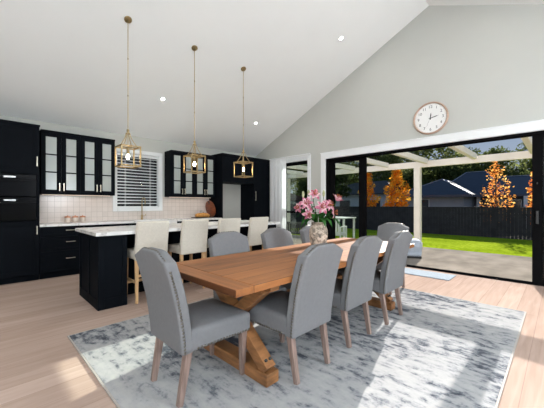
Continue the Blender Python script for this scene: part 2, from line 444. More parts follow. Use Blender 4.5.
# kitchen wall with window hole, wall behind the camera with a wide opening added for skylight
KW = (2.075, 2.985, 1.185, 2.375)
m = MB(); T = KY+.16; h = cz(KY)+.06
m.box(LX-.16, KW[0], KY, T, 0, h).box(KW[1], GX, KY, T, 0, h).box(KW[0], KW[1], KY, T, 0, KW[2]).box(KW[0], KW[1], KY, T, KW[3], h)
struct(m.build('wall_back', M['wall']), 'greige wall behind the kitchen cabinets', 'wall')
m = MB(); h = cz(FY)+.06
m.box(LX-.16, -2.6, FY-.16, FY, 0, h).box(3.6, GX, FY-.16, FY, 0, h).box(-2.6, 3.6, FY-.16, FY, 2.4, h)
struct(m.build('wall_front', M['wall']))
def glazed(name, along, a0, a1, pos, n, z1, zb=0.0):
    """black-framed glazing added outside the picture to let in fill skylight"""
    m = MB(); g = MB(); w = .06
    def bx(mb, u0, u1, d0, d1, z0, z1):
        if along == 'x': mb.box(u0, u1, pos+d0, pos+d1, z0, z1)
        else: mb.box(pos+d0, pos+d1, u0, u1, z0, z1)
    for i in range(n+1):
        u = a0+(a1-a0)*i/n; u = min(max(u, a0+w/2), a1-w/2); bx(m, u-w/2, u+w/2, -.04, .04, zb, z1)
    bx(m, a0, a1, -.04, .04, zb, zb+.05); bx(m, a0, a1, -.04, .04, z1-w, z1)
    bx(g, a0+.02, a1-.02, -.004, .004, zb+.02, z1-.02)
    f = struct(m.build(name, M['black_frame'])); g.build('glass_pane', M['glass'], f); return f
glazed('fill_glazing_rear', 'x', -2.6, 3.6, FY-.08, 4, 2.4)
glazed('fill_glazing_left', 'y', -2.2, .8, LX-.08, 2, 2.4)

# casing round door and side window (white), skirting
def casing(name, y0, y1, z1, w, x=GX, z0=0.0):
    m = MB()
    m.box(x-.022, x+.0, y1, y1+w, z0, z1+w).box(x-.022, x+.0, y0-w, y0, z0, z1+w).box(x-.022, x, y0, y1, z1, z1+w)
    m.box(x-.034, x, y0-w-.01, y1+w+.01, z1+w, z1+w+.022)
    # reveal lining
    m.box(x, x+.15, y1-.006, y1, z0, z1).box(x, x+.15, y0, y0+.006, z0, z1).box(x, x+.15, y0, y1, z1-.006, z1)
    return struct(m.build(name, M['white_trim'], bevel=.003))
casing('trim_1', DY0, DY1, DH, .13)['label'] = 'white casing round the wide sliding doors'
casing('trim_2', WY0, WY1, WH, .10)['label'] = 'white casing round the tall side window'
struct(MB().box(GX-.018, GX, 4.28, 4.60, 0, .12).box(GX-.018, GX, FY, DY0-.13, 0, .12).build('baseboard_right', M['white_trim'], bevel=.003))

# ------------------------------------------------------------------ sliding doors (door_1)
door = bpy.data.objects.new('door_1', None); COL.objects.link(door); struct(door, 'black framed multi panel sliding glass doors, stacked open at one end', 'door')
XI, XO = GX+.005, GX+.15
m = MB()
m.box(XI, XO, DY1-.075, DY1-.006, 0, DH-.006).box(XI, XO, DY0+.006, DY0+.075, 0, DH-.006).box(XI, XO, DY0+.006, DY1-.006, DH-.055, DH-.006)
m.build('door_frame', M['black_frame'], door, bevel=.003)
m = MB(); m.box(XI, XO+.03, DY0+.006, DY1-.006, -.02, .012)
for k in range(3): m.box(XI+.025+.045*k, XI+.032+.045*k, DY0+.05, DY1-.05, .012, .024)
m.build('door_track', M['black_frame'], door)
def panel(y0, y1, xc, glass, sl=.11, sr=.11, top=.06, bot=.07):
    z0, z1 = .026, DH-.058; t = .02
    f = MB().box(xc-t, xc+t, y0, y0+sl, z0, z1).box(xc-t, xc+t, y1-sr, y1, z0, z1).box(xc-t, xc+t, y0+sl, y1-sr, z1-top, z1).box(xc-t, xc+t, y0+sl, y1-sr, z0, z0+bot)
    p = f.build('door_panel', M['black_frame'], door, bevel=.003)
    MB().box(xc-.004, xc+.004, y0+sl-.01, y1-sr+.01, z0+bot-.01, z1-top+.01).build('glass_pane', glass, p)
    return p
panel(3.13, 4.075, XI+.115, M['glass_tint'], .18, .12)
p1 = panel(-.82, .33, XI+.03, M['glass'], .11, .12)
panel(-.88, .27, XI+.075, M['glass'], .11, .12)
panel(-.94, .22, XI+.118, M['glass'], .11, .12)
h = MB().box(XI-.018, XI+.009, .255, .285, .95, 1.15).box(XI-.006, XI+.009, .262, .278, 1.56, 1.59)
h.build('door_handle', M['slate'], p1, bevel=.003)

# ------------------------------------------------------------------ tall side window (window_1)
win = bpy.data.objects.new('window_1', None); COL.objects.link(win); struct(win, 'tall black framed window beside the sheer curtain', 'window')
m = MB(); a, b = WY0+.006, WY1-.006
m.box(XI+.05, XO, a, a+.05, .0, WH-.006).box(XI+.05, XO, b-.05, b, 0, WH-.006).box(XI+.05, XO, a+.05, b-.05, WH-.085, WH-.006).box(XI+.05, XO, a+.05, b-.05, 0, .08).box(XI+.07, XO-.02, a+.05, b-.05, 1.02, 1.07)
m.build('window_frame', M['black_frame'], win, bevel=.003)
MB().box(XI+.095, XI+.103, a+.04, b-.04, .07, 1.03).box(XI+.095, XI+.103, a+.04, b-.04, 1.06, WH-.08).build('glass_pane', M['glass_tint'], win)

# kitchen window (window_2) : white casing, sash, dark reveal
kw = bpy.data.objects.new('window_2', None); COL.objects.link(kw); struct(kw, 'white cased kitchen window behind the sink', 'window')
x0, x1, z0, z1 = KW
m = MB(); w = .08
m.box(x0-w, x0, KY-.024, KY, z0-w, z1+w).box(x1, x1+w, KY-.024, KY, z0-w, z1+w).box(x0, x1, KY-.024, KY, z1, z1+w).box(x0, x1, KY-.035, KY, z0-w, z0)
m.box(x0, x0+.012, KY, KY+.15, z0, z1).box(x1-.012, x1, KY, KY+.15, z0, z1).box(x0, x1, KY, KY+.15, z0, z0+.012).box(x0, x1, KY, KY+.15, z1-.012, z1)
m.build('window_frame', M['white_trim'], kw, bevel=.003)
m = MB()
m.box(x0+.012, x0+.05, KY+.09, KY+.13, z0+.012, z1-.012).box(x1-.05, x1-.012, KY+.09, KY+.13, z0+.012, z1-.012).box(x0+.05, x1-.05, KY+.09, KY+.13, z0+.012, z0+.05).box(x0+.05, x1-.05, KY+.09, KY+.13, z1-.05, z1-.012)
m.build('sash', M['black_frame'], kw)
MB().box(x0+.04, x1-.04, KY+.106, KY+.112, z0+.04, z1-.04).build('glass_pane', M['glass'], kw)
bl = thing('venetian_blind', 'white slatted venetian blind hanging in the kitchen window', 'blind', ((x0+x1)/2, KY+.045, z1-.02))
hw = (x1-x0)/2-.02
MB().box(-hw, hw, -.03, .03, -.045, 0).build('head_rail', M['white_trim'], bl, bevel=.003)
m = MB(); ns = 16; H = z1-z0-.12
for i in range(ns):
    zz = -.075-H*i/ns
    m.bar((-hw, 0, zz), (hw, 0, zz), .046, .003, up=(0, -.5, 1))
m.build('slats', M['white_trim'], bl)
MB().box(-hw, hw, -.024, .024, -H-.09, -H-.07).build('bottom_rail', M['white_trim'], bl)
m = MB()
for xx in (-hw*.62, hw*.62): m.tube([(xx, -.024, -.04), (xx, -.024, -H-.07)], .003, 5).tube([(xx, .024, -.04), (xx, .024, -H-.07)], .003, 5)
m.build('ladder_cord', M['white_trim'], bl)

# ------------------------------------------------------------------ curtain
cu = thing('sheer_curtain', 'white sheer curtain hanging beside the tall window', 'curtain', (GX-.11, 5.68, 0))
m = MB(); vs = []; fs = []; N = 90
for i in range(N+1):
    t = i/N; y = .31-.62*t
    x = .035*math.sin(t*2*PI*9)+.012*math.sin(t*2*PI*4.3)
    for z, k in ((.015, 1.15), (1.2, 1.0), (2.3, .8), (2.535, .6)):
        vs.append((x*k, y, z))
for i in range(N):
    for j in range(3): fs.append((i*4+j, i*4+4+j, i*4+5+j, i*4+1+j))
m.add(vs, fs); d = m.build('drape', M['sheer'], cu, smooth=180)
sd = d.modifiers.new('cloth', 'SOLIDIFY'); sd.thickness = .002
MB().box(-.02, .02, -1.13, .33, 2.535, 2.56).build('curtain_rail', M['white_trim'], cu, bevel=.003)

# ------------------------------------------------------------------ kitchen cabinetry
CF, WF = 6.10, 6.35            # base / tall fronts, wall-cabinet fronts
def shaker(x0, x1, z0, z1, y, rail=.06, t=.02):
    """door front facing -y at plane y"""
    m = MB(); g = .0015
    x0 += g; x1 -= g; z0 += g; z1 -= g
    m.box(x0+rail-.004, x1-rail+.004, y-t+.009, y, z0+rail-.004, z1-rail+.004)
    m.box(x0, x0+rail, y-t, y, z0, z1).box(x1-rail, x1, y-t, y, z0, z1).box(x0+rail, x1-rail, y-t, y, z0, z0+rail).box(x0+rail, x1-rail, y-t, y, z1-rail, z1)
    return m
def vhandle(x, z0, z1, y):
    m = MB().box(x-.007, x+.007, y-.034, y-.024, z0, z1)
    m.box(x-.006, x+.006, y-.026, y, z0+.012, z0+.026).box(x-.006, x+.006, y-.026, y, z1-.026, z1-.012)
    return m
def hhandle(x0, x1, z, y):
    m = MB().box(x0, x1, y-.036, y-.024, z-.006, z+.006)
    m.box(x0+.012, x0+.026, y-.026, y, z-.006, z+.006).box(x1-.026, x1-.012, y-.026, y, z-.006, z+.006)
    return m
F = CF+.022     # carcass front; doors occupy CF..F

# oven tower
t = thing('oven_tower_cabinet', 'tall charcoal cabinet tower holding the two ovens', 'cabinet', (0, 0, 0))
m = MB(); tx0, tx1 = -.02, .715
m.box(tx0, tx0+.02, F, KY-.002, .1, 2.53).box(tx1-.02, tx1, F, KY-.002, .1, 2.53).box(tx0+.02, tx1-.02, KY-.02, KY-.002, .1, 2.53)
for z in (.1, .965, 1.735, 2.51): m.box(tx0+.02, tx1-.02, F, KY-.02, z, z+.02)
m.box(tx0-.0, tx1, F+.04, F+.06, 0, .1)
m.box(tx0, tx0+.04, CF+.002, F, .97, 1.745).box(tx1-.04, tx1, CF+.002, F, .97, 1.745)
m.box(tx0, tx1+.008, CF-.01, KY-.002, 2.53, 2.555)
m.build('carcass', M['cabinet'], t, bevel=.002)
d = shaker(tx0, tx1, 1.75, 2.53, F, .07).build('door', M['cabinet'], t, bevel=.003); vhandle(tx1-.035, 1.87, 2.03, CF).build('handle', M['nickel'], d, bevel=.003)
d = shaker(tx0, tx1, .105, .968, F, .07).build('door', M['cabinet'], t, bevel=.003); vhandle(tx1-.035, .76, .90, CF).build('handle', M['nickel'], d, bevel=.003)
def oven(name, z0, z1, label):
    o = thing(name, label, 'oven', ((tx0+tx1)/2, CF, z0), group='built in ovens'); H = z1-z0; w = (tx1-tx0)/2-.045
    MB().box(-w, w, .004, .5, .004, H-.004).build('oven_body', M['slate'], o)
    MB().box(-w, w, -.018, .004, .004, H-.085).build('oven_door', M['oven_glass'], o, bevel=.003)
    MB().box(-w, w, -.016, .004, H-.08, H-.004).build('control_panel', M['oven_glass'], o, bevel=.003)
    MB().box(-w+.05, w-.05, -.050, -.036, H-.118, H-.100).box(-w+.07, -w+.085, -.038, -.016, H-.115, H-.103).box(w-.085, w-.07, -.038, -.016, H-.115, H-.103).build('handle', M['oven_glass'], o, bevel=.003)
    MB().box(-.07, .07, -.0175, -.0155, H-.06, H-.035).build('display', M['steel'], o)
oven('compact_oven', 1.375, 1.73, 'black glass compact oven, upper of the two built in')
oven('built_in_oven', .99, 1.365, 'black glass oven, lower of the two built in')
# oven tower neighbour beyond the picture edge
t = thing('larder_cabinet', 'tall charcoal larder cabinet at the picture edge beside the oven tower', 'cabinet')
m = MB().box(-.64, -.022, F, KY-.002, .1, 2.53).box(-.64, -.022, F+.04, F+.06, 0, .1).box(-.64, -.022, CF-.01, KY-.002, 2.53, 2.555); m.build('carcass', M['cabinet'], t, bevel=.002)
d = shaker(-.64, -.022, 1.75, 2.53, F, .07).build('door', M['cabinet'], t, bevel=.003)
d = shaker(-.64, -.022, .105, 1.748, F, .07).build('door', M['cabinet'], t, bevel=.003)

# glass wall cabinets
def glass_cab(name, x0, x1, z0, z1, label):
    t = thing(name, label, 'cabinet', (0, 0, 0), group='glass door wall cabinets'); f = WF+.022
    m = MB().box(x0, x0+.02, f, KY-.002, z0, z1).box(x1-.02, x1, f, KY-.002, z0, z1).box(x0+.02, x1-.02, f, KY-.002, z0, z0+.02).box(x0+.02, x1-.02, f, KY-.002, z1-.02, z1)
    m.box(x0, x1, WF-.012, KY-.002, z1, z1+.03)
    m.build('carcass', M['cabinet'], t, bevel=.003)
    m = MB().box(x0+.02, x1-.02, KY-.02, KY-.003, z0+.02, z1-.02)
    for k in (1, 2): zz = z0+.07+(z1-z0-.14)*k/3; m.box(x0+.02, x1-.02, f+.02, KY-.02, zz-.009, zz+.009)
    m.build('shelf', M['cab_inner'], t)
    MB().box(x0+.04, x1-.04, 6.52, 6.54, z0-.011, z0).build('light_strip', M['led'], t)
    ld = bpy.data.lights.new('led', 'AREA'); ld.shape = 'RECTANGLE'; ld.size = x1-x0-.1; ld.size_y = .2; ld.energy = .7; ld.color = (1, .80, .64)
    lo = bpy.data.objects.new('led_light', ld); COL.objects.link(lo); lo.location = ((x0+x1)/2, 6.53, z0-.018)
    w = (x1-x0)/4
    for i in range(4):
        a, b = x0+i*w+.0015, x0+(i+1)*w-.0015; r = .068; c, d_ = z0+.002, z1-.002
        m = MB().box(a, a+r, WF, f, c, d_).box(b-r, b, WF, f, c, d_).box(a+r, b-r, WF, f, c, c+r+.01).box(a+r, b-r, WF, f, d_-r-.01, d_)
        for k in (1, 2):
            zz = c+r+.01+(d_-c-2*r-.02)*k/3; m.box(a+r, b-r, WF+.003, f-.003, zz-.011, zz+.011)
        dr = m.build('door', M['cabinet'], t, bevel=.003)
        MB().box(a+r-.006, b-r+.006, WF+.010, WF+.014, c+r, d_-r).build('glass_pane', M['cab_glass'], dr)
        hx = b-.03 if i % 2 == 0 else a+.03
        vhandle(hx, z0+.06, z0+.20, WF).build('handle', M['nickel'], dr, bevel=.003)
glass_cab('wall_cabinet', .76, 1.935, 1.43, 2.515, 'charcoal wall cabinet with twelve glass panes, beside the oven tower')
glass_cab('wall_cabinet', 3.12, 4.325, 1.43, 2.475, 'charcoal wall cabinet with glass panes, between window and fridge recess')
# base cabinets
def base_unit(name, x0, x1, fronts, label, back=KY-.002):
    t = thing(name, label, 'cabinet', group='base cabinets along the kitchen wall')
    MB().box(x0+.001, x1-.001, F, back, .1, .875).box(x0+.001, x1-.001, F+.05, F+.07, 0, .1).build('carcass', M['cabinet'], t)
    for kind, a, b, c, d_ in fronts:
        if kind == 'drawer':
            d = shaker(a, b, c, d_, F, .05).build('drawer', M['cabinet'], t, bevel=.003); mid = (a+b)/2
            hhandle(mid-.07, mid+.07, c+(d_-c)*.62, CF).build('handle', M['nickel'], d, bevel=.003)
        else:
            d = shaker(a, b, c, d_, F, .06).build('door', M['cabinet'], t, bevel=.003)
            vhandle(b-.035 if kind == 'doorl' else a+.035, d_-.2, d_-.06, CF).build('handle', M['nickel'], d, bevel=.003)
base_unit('drawer_cabinet', .72, 1.56, [('drawer', .72, 1.56, .70, .87), ('drawer', .72, 1.56, .455, .70), ('drawer', .72, 1.56, .105, .455)], 'charcoal drawer cabinet with three bar handles beside the ovens')
base_unit('base_cabinet', 1.56, 2.30, [('doorl', 1.56, 1.93, .105, .87), ('doorr', 1.93, 2.30, .105, .87)], 'charcoal base cabinet between the drawers and the sink')
base_unit('sink_cabinet', 2.30, 3.14, [('doorl', 2.30, 2.72, .105, .62), ('doorr', 2.72, 3.14, .105, .62)], 'charcoal base cabinet under the white sink')
base_unit('base_cabinet', 3.14, 3.74, [('doorl', 3.14, 3.74, .105, .87)], 'charcoal base cabinet just beyond the white sink')
base_unit('base_cabinet', 3.74, 4.35, [('doorl', 3.74, 4.35, .105, .87)], 'charcoal base cabinet against the fridge recess panel')
# sink cut: lower carcass of the sink unit sits behind the apron
sk = thing('apron_sink', 'white ceramic apron front sink below the kitchen window', 'sink', (2.72, CF, 0))
m = MB(); m.box(-.40, .40, -.03, .012, .66, .905).box(-.40, -.37, .012, .42, .885, .905).box(.37, .40, .012, .42, .885, .905).box(-.37, .37, .40, .42, .885, .905).box(-.37, .37, .012, .40, .8765, .88)
m.build('basin', M['ceramic'], sk, bevel=.006)
m = MB().box(.717, 2.318, CF-.025, KY-.003, .877, .917).box(3.122, 4.348, CF-.025, KY-.003, .877, .917).box(2.318, 3.122, CF+.425, KY-.003, .877, .917)
tag(m.build('kitchen_worktop', M['marble'], bevel=.003), 'pale stone worktop along the kitchen wall', 'worktop')
# tiles
m = MB().box(.717, 1.994, KY-.009, KY, .917, 1.43).box(3.066, 4.35, KY-.009, KY, .917, 1.43).box(1.994, 3.066, KY-.009, KY, .917, 1.104)
struct(m.build('wall_tiles', M['tile']), 'cream square splashback tiles over the worktop', 'tiles')

# fridge recess surround and tall pantry
t = thing('fridge_surround', 'charcoal overhead cabinet and side panel framing the empty fridge recess', 'cabinet')
MB().box(4.352, 4.377, CF, KY-.002, 0, 2.53).build('side_panel', M['cabinet'], t, bevel=.002)
MB().box(4.379, 5.428, F, KY-.002, 1.83, 2.53).box(4.352, 5.428, CF-.012, KY-.002, 2.53, 2.56).build('overhead_carcass', M['cabinet'], t, bevel=.002)
for a, b in ((4.379, 4.903), (4.903, 5.428)): shaker(a, b, 1.83, 2.53, F, .07).build('door', M['cabinet'], t, bevel=.003)
t = thing('pantry_cabinet', 'tall charcoal pantry cabinet in the corner by the curtain', 'cabinet')
MB().box(5.432, 6.05, F, KY-.002, .1, 2.53).box(5.432, 6.05, F+.05, F+.07, 0, .1).box(5.43, 6.05, CF-.012, KY-.002, 2.53, 2.56).build('carcass', M['cabinet'], t, bevel=.002)
d = shaker(5.432, 6.05, .105, 2.53, F, .07).build('door', M['cabinet'], t, bevel=.003)
vhandle(5.475, 1.36, 1.62, CF).build('handle', M['nickel'], d, bevel=.003)
struct(MB().box(4.379, 5.428, KY-.012, KY, 0, 1.83).build('trim_3', M['wall']), 'pale painted back of the fridge recess', 'panel')

# faucet (gooseneck)
fx = thing('kitchen_tap', 'tall brass gooseneck tap behind the white sink', 'tap', (2.56, 6.60, .917))
MB().lathe([(.026, 0), (.026, .02), (.018, .035), (.018, .10), (.013, .11)], 14).build('tap_base', M['brass'], fx, smooth=35)
pts = [(0, 0, .1), (0, 0, .40)]+[(0, -.085+.085*math.cos(a), .40+.085*math.sin(a)) for a in [PI*i/10 for i in range(1, 11)]]+[(0, -.17, .34)]
MB().tube(pts, .010, 10).build('spout', M['brass'], fx, smooth=60)
MB().tube([(.016, 0, .075), (.07, 0, .085), (.085, 0, .12)], .007, 8).build('lever', M['brass'], fx, smooth=60)
# bench-top items
for i, x in enumerate((1.17, 1.29, 1.41)):
    o = thing('canister', ('copper topped cream canister nearest the oven tower', 'middle of three copper topped cream canisters on the worktop', 'copper topped cream canister nearest the kitchen window')[i], 'canister', (x, 6.50, .917), group='canisters on the worktop')
    MB().lathe([(.046, 0), (.048, .01), (.048, .085), (.046, .09)], 18).build('canister_body', M['canister'], o, smooth=35)
    MB().lathe([(.049, .09), (.05, .105), (.044, .112), (.01, .114), (.01, .126), (.006, .13)], 18).build('lid', M['copper'], o, smooth=35)
o = tag(MB().rbox((0, 0, .008), (.26, .13, .008), .007, 3, 2).build('serving_board', M['slate'], smooth=40), 'dark flat serving board under the bread loaf', 'board'); o.location = (4.0, 6.42, .917)
o = thing('bread_loaf', 'golden crusty bread loaf on the dark board', 'bread', (3.98, 6.42, .933))
m = MB().rbox((0, 0, .055), (.20, .075, .055), .05, 5, 5, warp=lambda p: (p.x, p.y*(1-.25*(abs(p.x)/.2)**2), p.z*(1-.3*(abs(p.x)/.2)**2.5)+.004*math.sin(p.x*70)))
m.build('crust', M['bread'], o, smooth=180)
o = thing('round_chopping_board', 'red brown round wooden board leaning on the fridge panel', 'board', (4.27, 6.47, .918), group=None)
mt = Matrix.Translation((0, 0, .225)) @ Matrix.Rotation(math.radians(-12), 4, 'Y') @ Matrix.Rotation(math.radians(90), 4, 'Y')
mt = Matrix.Translation((-.02, 0, 0)) @ mt
MB().lathe([(.205, -.012), (.215, -.006), (.215, .006), (.205, .012)], 36, mt).build('board_disc', M['board_wood'], o, smooth=40)
MB().lathe([(.035, -.0125), (.035, .0125)], 14, mt @ Matrix.Translation((-.17, 0, 0))).build('dark_hole_disc', M['slate'], o)  # solid dark disc stands in for the shade inside a hole
o = thing('herb_sprig', 'small green herb sprig lying behind the bread loaf', 'herb', (4.05, 6.56, .917))
m = MB()
for k in range(26):
    a = random.uniform(0, 2*PI); r = random.uniform(.0, .09); z = random.uniform(.02, .17)
    p = Vector((r*math.cos(a), r*.6*math.sin(a), z)); q = Vector((random.uniform(-1, 1), random.uniform(-1, 1), random.uniform(-.2, 1))).normalized()*.03
    s_ = q.cross(Vector((0, 0, 1))).normalized()*.008
    m.add([tuple(p), tuple(p+q*.5+s_), tuple(p+q), tuple(p+q*.5-s_)], [(0, 1, 2, 3)])
m.build('leaves', M['leaf_shrub'], o)
m = MB()
for k in range(5): a = k*1.25; m.tube([(0, 0, .002), (.03*math.cos(a), .03*math.sin(a), .09), (.06*math.cos(a), .04*math.sin(a), .15)], .003, 5)
m.build('stalks', M['leaf_shrub'], o)

# ------------------------------------------------------------------ island
IX0, IX1, IY0, IY1 = 1.0, 3.97, 3.84, 4.73
t = thing('island_cabinet', 'charcoal panelled island bench cabinet behind the bar stools', 'cabinet')
def endpanel(x0, x1, mirror):
    m = MB().box(x0, x1, IY0+.014, IY1, .0, .877)
    r = .055                                       # framed front
    m.box(x0, x0+r, IY0, IY0+.014, 0, .877).box(x1-r, x1, IY0, IY0+.014, 0, .877).box(x0+r, x1-r, IY0, IY0+.014, 0, .12).box(x0+r, x1-r, IY0, IY0+.014, .877-r, .877)
    xs = x0-.014 if not mirror else x1
    for ya, yb in ((IY0, IY0+.06), (IY0+.40, IY0+.46), (IY1-.06, IY1)): m.box(xs, xs+.014, ya, yb, 0, .877)
    for za, zb in ((0, .12), (.877-r, .877)): m.box(xs, xs+.014, IY0+.06, IY0+.40, za, zb); m.box(xs, xs+.014, IY0+.46, IY1-.06, za, zb)
    return m.build('end_panel', M['cabinet'], t, bevel=.002)
endpanel(IX0, IX0+.31, False); endpanel(IX1-.31, IX1, True)
MB().box(IX0+.31, IX1-.31, IY0+.42, IY1-.03, .0, .877).build('carcass', M['cabinet'], t)
for i in range(4):
    a = IX0+.31+i*(IX1-IX0-.62)/4; b = a+(IX1-IX0-.62)/4; shaker(a, b, .02, .86, IY0+.42, .07, .016).build('panel', M['cabinet'], t, bevel=.002)
o = tag(MB().box(IX0-.05, IX1+.05, IY0-.06, IY1+.06, .878, .920).build('island_worktop', M['marble'], bevel=.003), 'pale veined stone worktop on the island bench', 'worktop')

# ------------------------------------------------------------------ bar stools
def make_stool():
    t = thing('bar_stool', '', 'stool', group='cream bar stools at the island')
    W = .205
    MB().rbox((0, .0, .60), (W, .20, .055), .03, 4, 3, warp=lambda p: (p.x, p.y, p.z+(.012*(1-(p.x/W)**2)*(1-(p.y/.2)**2) if p.z > .60 else 0))).build('seat', M['cream'], t, smooth=60)
    def wb(p):
        k = max(0, (p.z-.55))/.5
        return (p.x*(1-.02*k), p.y-.075*k**1.3, p.z)
    MB().rbox((0, -.205, .785), (W+.005, .034, .245), .022, 4, 5, warp=wb).build('backrest', M['cream'], t, smooth=60)
    for s in (-1, 1): MB().tube([(s*(W-.012), -.243+.0, .56), (s*(W-.012), -.262, .78), (s*(W-.018), -.31, 1.01)], .0025, 5).build('piping', M['cream'], t)
    for s in (-1, 1):
        MB().bar((s*(W-.03), -.185, .56), (s*(W-.025), -.20, 0), .042, .042, (0, 1, 0), .03, .03).build('leg', M['oak'], t, bevel=.004)
        MB().bar((s*(W-.03), .165, .56), (s*(W-.025), .175, 0), .042, .042, (0, 1, 0), .03, .03).build('leg', M['oak'], t, bevel=.004)
        MB().bar((s*(W-.027), -.185, .26), (s*(W-.027), .165, .26), .02, .03).build('stretcher', M['oak'], t, bevel=.003)
    MB().bar((-W+.03, .168, .20), (W-.03, .168, .20), .02, .034).build('footrest', M['oak'], t, bevel=.003)
    MB().bar((-W+.03, -.19, .34), (W-.03, -.19, .34), .02, .03).build('stretcher', M['oak'], t, bevel=.003)
    return t
st = make_stool()
stools = [(1.585, 'cream upholstered bar stool nearest the dark island end panel'), (2.195, 'second cream bar stool from the near end of the island'),
          (2.805, 'third cream bar stool from the near end of the island'), (3.435, 'cream bar stool at the far end of the island by the fridge recess')]
for i, (x, lb) in enumerate(stools):
    if i == 0: st.location = (x, 3.99, 0); st['label'] = lb
    else: dup(st, (x, 3.99, 0), 0, lb)

# ------------------------------------------------------------------ rug, mat
rug = thing('area_rug', 'large distressed blue grey and ivory rug under the dining table', 'rug', (2.52, 1.78, 0), math.radians(.3))
RX0, RX1, RY0, RY1 = -1.92, 1.92, -1.50, 1.53
MB().box(RX0+.012, RX1-.012, RY0+.012, RY1-.012, .0005, .012).build('pile', M['rug'], rug, bevel=.003)
m = MB().box(RX0, RX0+.012, RY0, RY1, .0005, .011).box(RX1-.012, RX1, RY0, RY1, .0005, .011).box(RX0+.012, RX1-.012, RY0, RY0+.012, .0005, .011).box(RX0+.012, RX1-.012, RY1-.012, RY1, .0005, .011)
m.build('binding', M['rug_edge'], rug)
o = tag(MB().rbox((0, 0, .006), (.235, .70, .0055), .005, 3, 4).build('door_mat', M['mat_blue'], smooth=40), 'pale blue grey flat mat on the floor inside the sliding doors', 'mat'); o.location = (5.66, 2.01, 0)
RZ0 = .0125

# ------------------------------------------------------------------ dining table
TX0, TX1, TY0, TY1, TZ = 1.02, 3.82, 1.30, 2.30, .76
t = thing('dining_table', 'long warm brown timber trestle dining table on the rug', 'table', ((TX0+TX1)/2, (TY0+TY1)/2, RZ0))
hx, hy, zt = (TX1-TX0)/2, (TY1-TY0)/2, TZ-RZ0
MB().box(-hx+.14, hx-.14, -hy, hy, zt-.045, zt).build('tabletop', M['table'], t, bevel=.004)
for a, b in ((-hx, -hx+.139), (hx-.139, hx)): MB().box(a, b, -hy, hy, zt-.045, zt).build('breadboard_end', M['table_end'], t, bevel=.005)
for sx in (-1, 1):
    X = sx*(hx-.40)
    MB().box(X-.06, X+.06, -.40, .40, 0.0, .085).build('foot', M['trestle'], t, bevel=.008)
    MB().box(X-.045, X+.045, -.42, .42, zt-.105, zt-.046).build('top_rail', M['trestle'], t, bevel=.005)
    MB().bar((X-.001, -.36, .085), (X-.001, .31, zt-.105), .088, .085, (0, -1, 1)).build('leg', M['trestle'], t, bevel=.004)
    MB().bar((X+.001, .36, .085), (X+.001, -.31, zt-.105), .086, .085, (0, 1, 1)).build('leg', M['trestle'], t, bevel=.004)
    MB().bar((X-sx*.03, 0, .40), (X-sx*.42, 0, zt-.06), .07, .07, (sx, 0, 1)).build('brace', M['trestle'], t, bevel=.004)
    for k in (-1, 1):
        for dx in (-.02, .02): MB().lathe([(.011, -.006), (.011, .005), (.007, .008)], 10, Matrix.Translation((X+dx, k*.352, .155)) @ Matrix.Rotation(-k*math.radians(52), 4, 'X')).build('bolt', M['slate'], t)
MB().box(-hx+.40+.05, hx-.40-.05, -.035, .035, .33, .43).build('stretcher', M['trestle'], t, bevel=.004)

# ------------------------------------------------------------------ dining chairs
def make_chair():
    t = thing('dining_chair', '', 'chair', group='grey upholstered dining chairs round the table')
    W = .235
    def ws(p):
        y = p.y; x = p.x*(1+.03*(y/.24))
        z = p.z
        if p.z > .41: z += .024*(1-(p.x/W)**2)*(1-min(1, abs(y-.02)/.24)**2)
        return (x, y, z)
    MB().rbox((0, .035, .385), (W, .245, .070), .03, 5, 5, warp=ws).build('seat', M['fabric'], t, smooth=70)
    Hb, z0 = .635, .315
    def lean(z):
        k = max(0., (z-z0)/Hb); return -.015-.115*k**1.5
    def arch(x):
        u = min(1, abs(x)/W); s = min(1, max(0, (u-.32)/.72)); s = .5-.5*math.cos(PI*s)
        return -.055*s
    def wk(p):
        k = max(0, (p.z-z0))/Hb
        return (p.x*(1-.015*(1-k)-.02*k*k), p.y+lean(p.z), p.z+arch(p.x)*k**3)
    MB().rbox((0, -.205, z0+Hb/2), (W, .042, Hb/2), .02, 4, 14, warp=wk).build('backrest', M['fabric'], t, smooth=60)
    # nail heads: up both sides and over the top of the back, then round the seat's lower edge
    m = MB()
    def stud(p, nrm, r=.0092):
        q = Vector(nrm).to_track_quat('Z', 'Y').to_matrix().to_4x4()
        m.lathe([(r, 0), (r*.8, r*.4), (r*.3, r*.65)], 6, Matrix.Translation(p) @ q)
    for s in (-1, 1):
        n_ = 27
        for i in range(n_):
            z = z0+.02+(Hb-.10)*i/(n_-1); p = wk(Vector((s*(W-.0005), -.225, z)))
            stud(p, (s, 0, 0))
    for i in range(19):
        x = -W+.03+(2*W-.06)*i/18; p = wk(Vector((x, -.225, z0+Hb-.0005))); stud(p, (0, 0, 1))
    for i in range(19):
        x = -W+.03+(2*W-.06)*i/18; stud((x*1.03, .2795, .335), (0, 1, 0))
    for s in (-1, 1):
        for i in range(18):
            y = -.15+.40*i/17; stud((s*(W*(1+.03*(y/.24))-.0005), y, .335), (s, 0, 0))
    m.build('nailhead_trim', M['nailhead'], t, smooth=60)
    for s in (-1, 1):
        MB().bar((s*.195, .235, .325), (s*.192, .232, 0), .048, .048, (0, 1, 0), .032, .032).build('leg', M['leg_wood'], t, bevel=.004)
        MB().bar((s*.19, -.20, .325), (s*.185, -.255, 0), .046, .046, (0, 1, 0), .034, .034).build('leg', M['leg_wood'], t, bevel=.004)
    return t
ch = make_chair()
CZ = RZ0
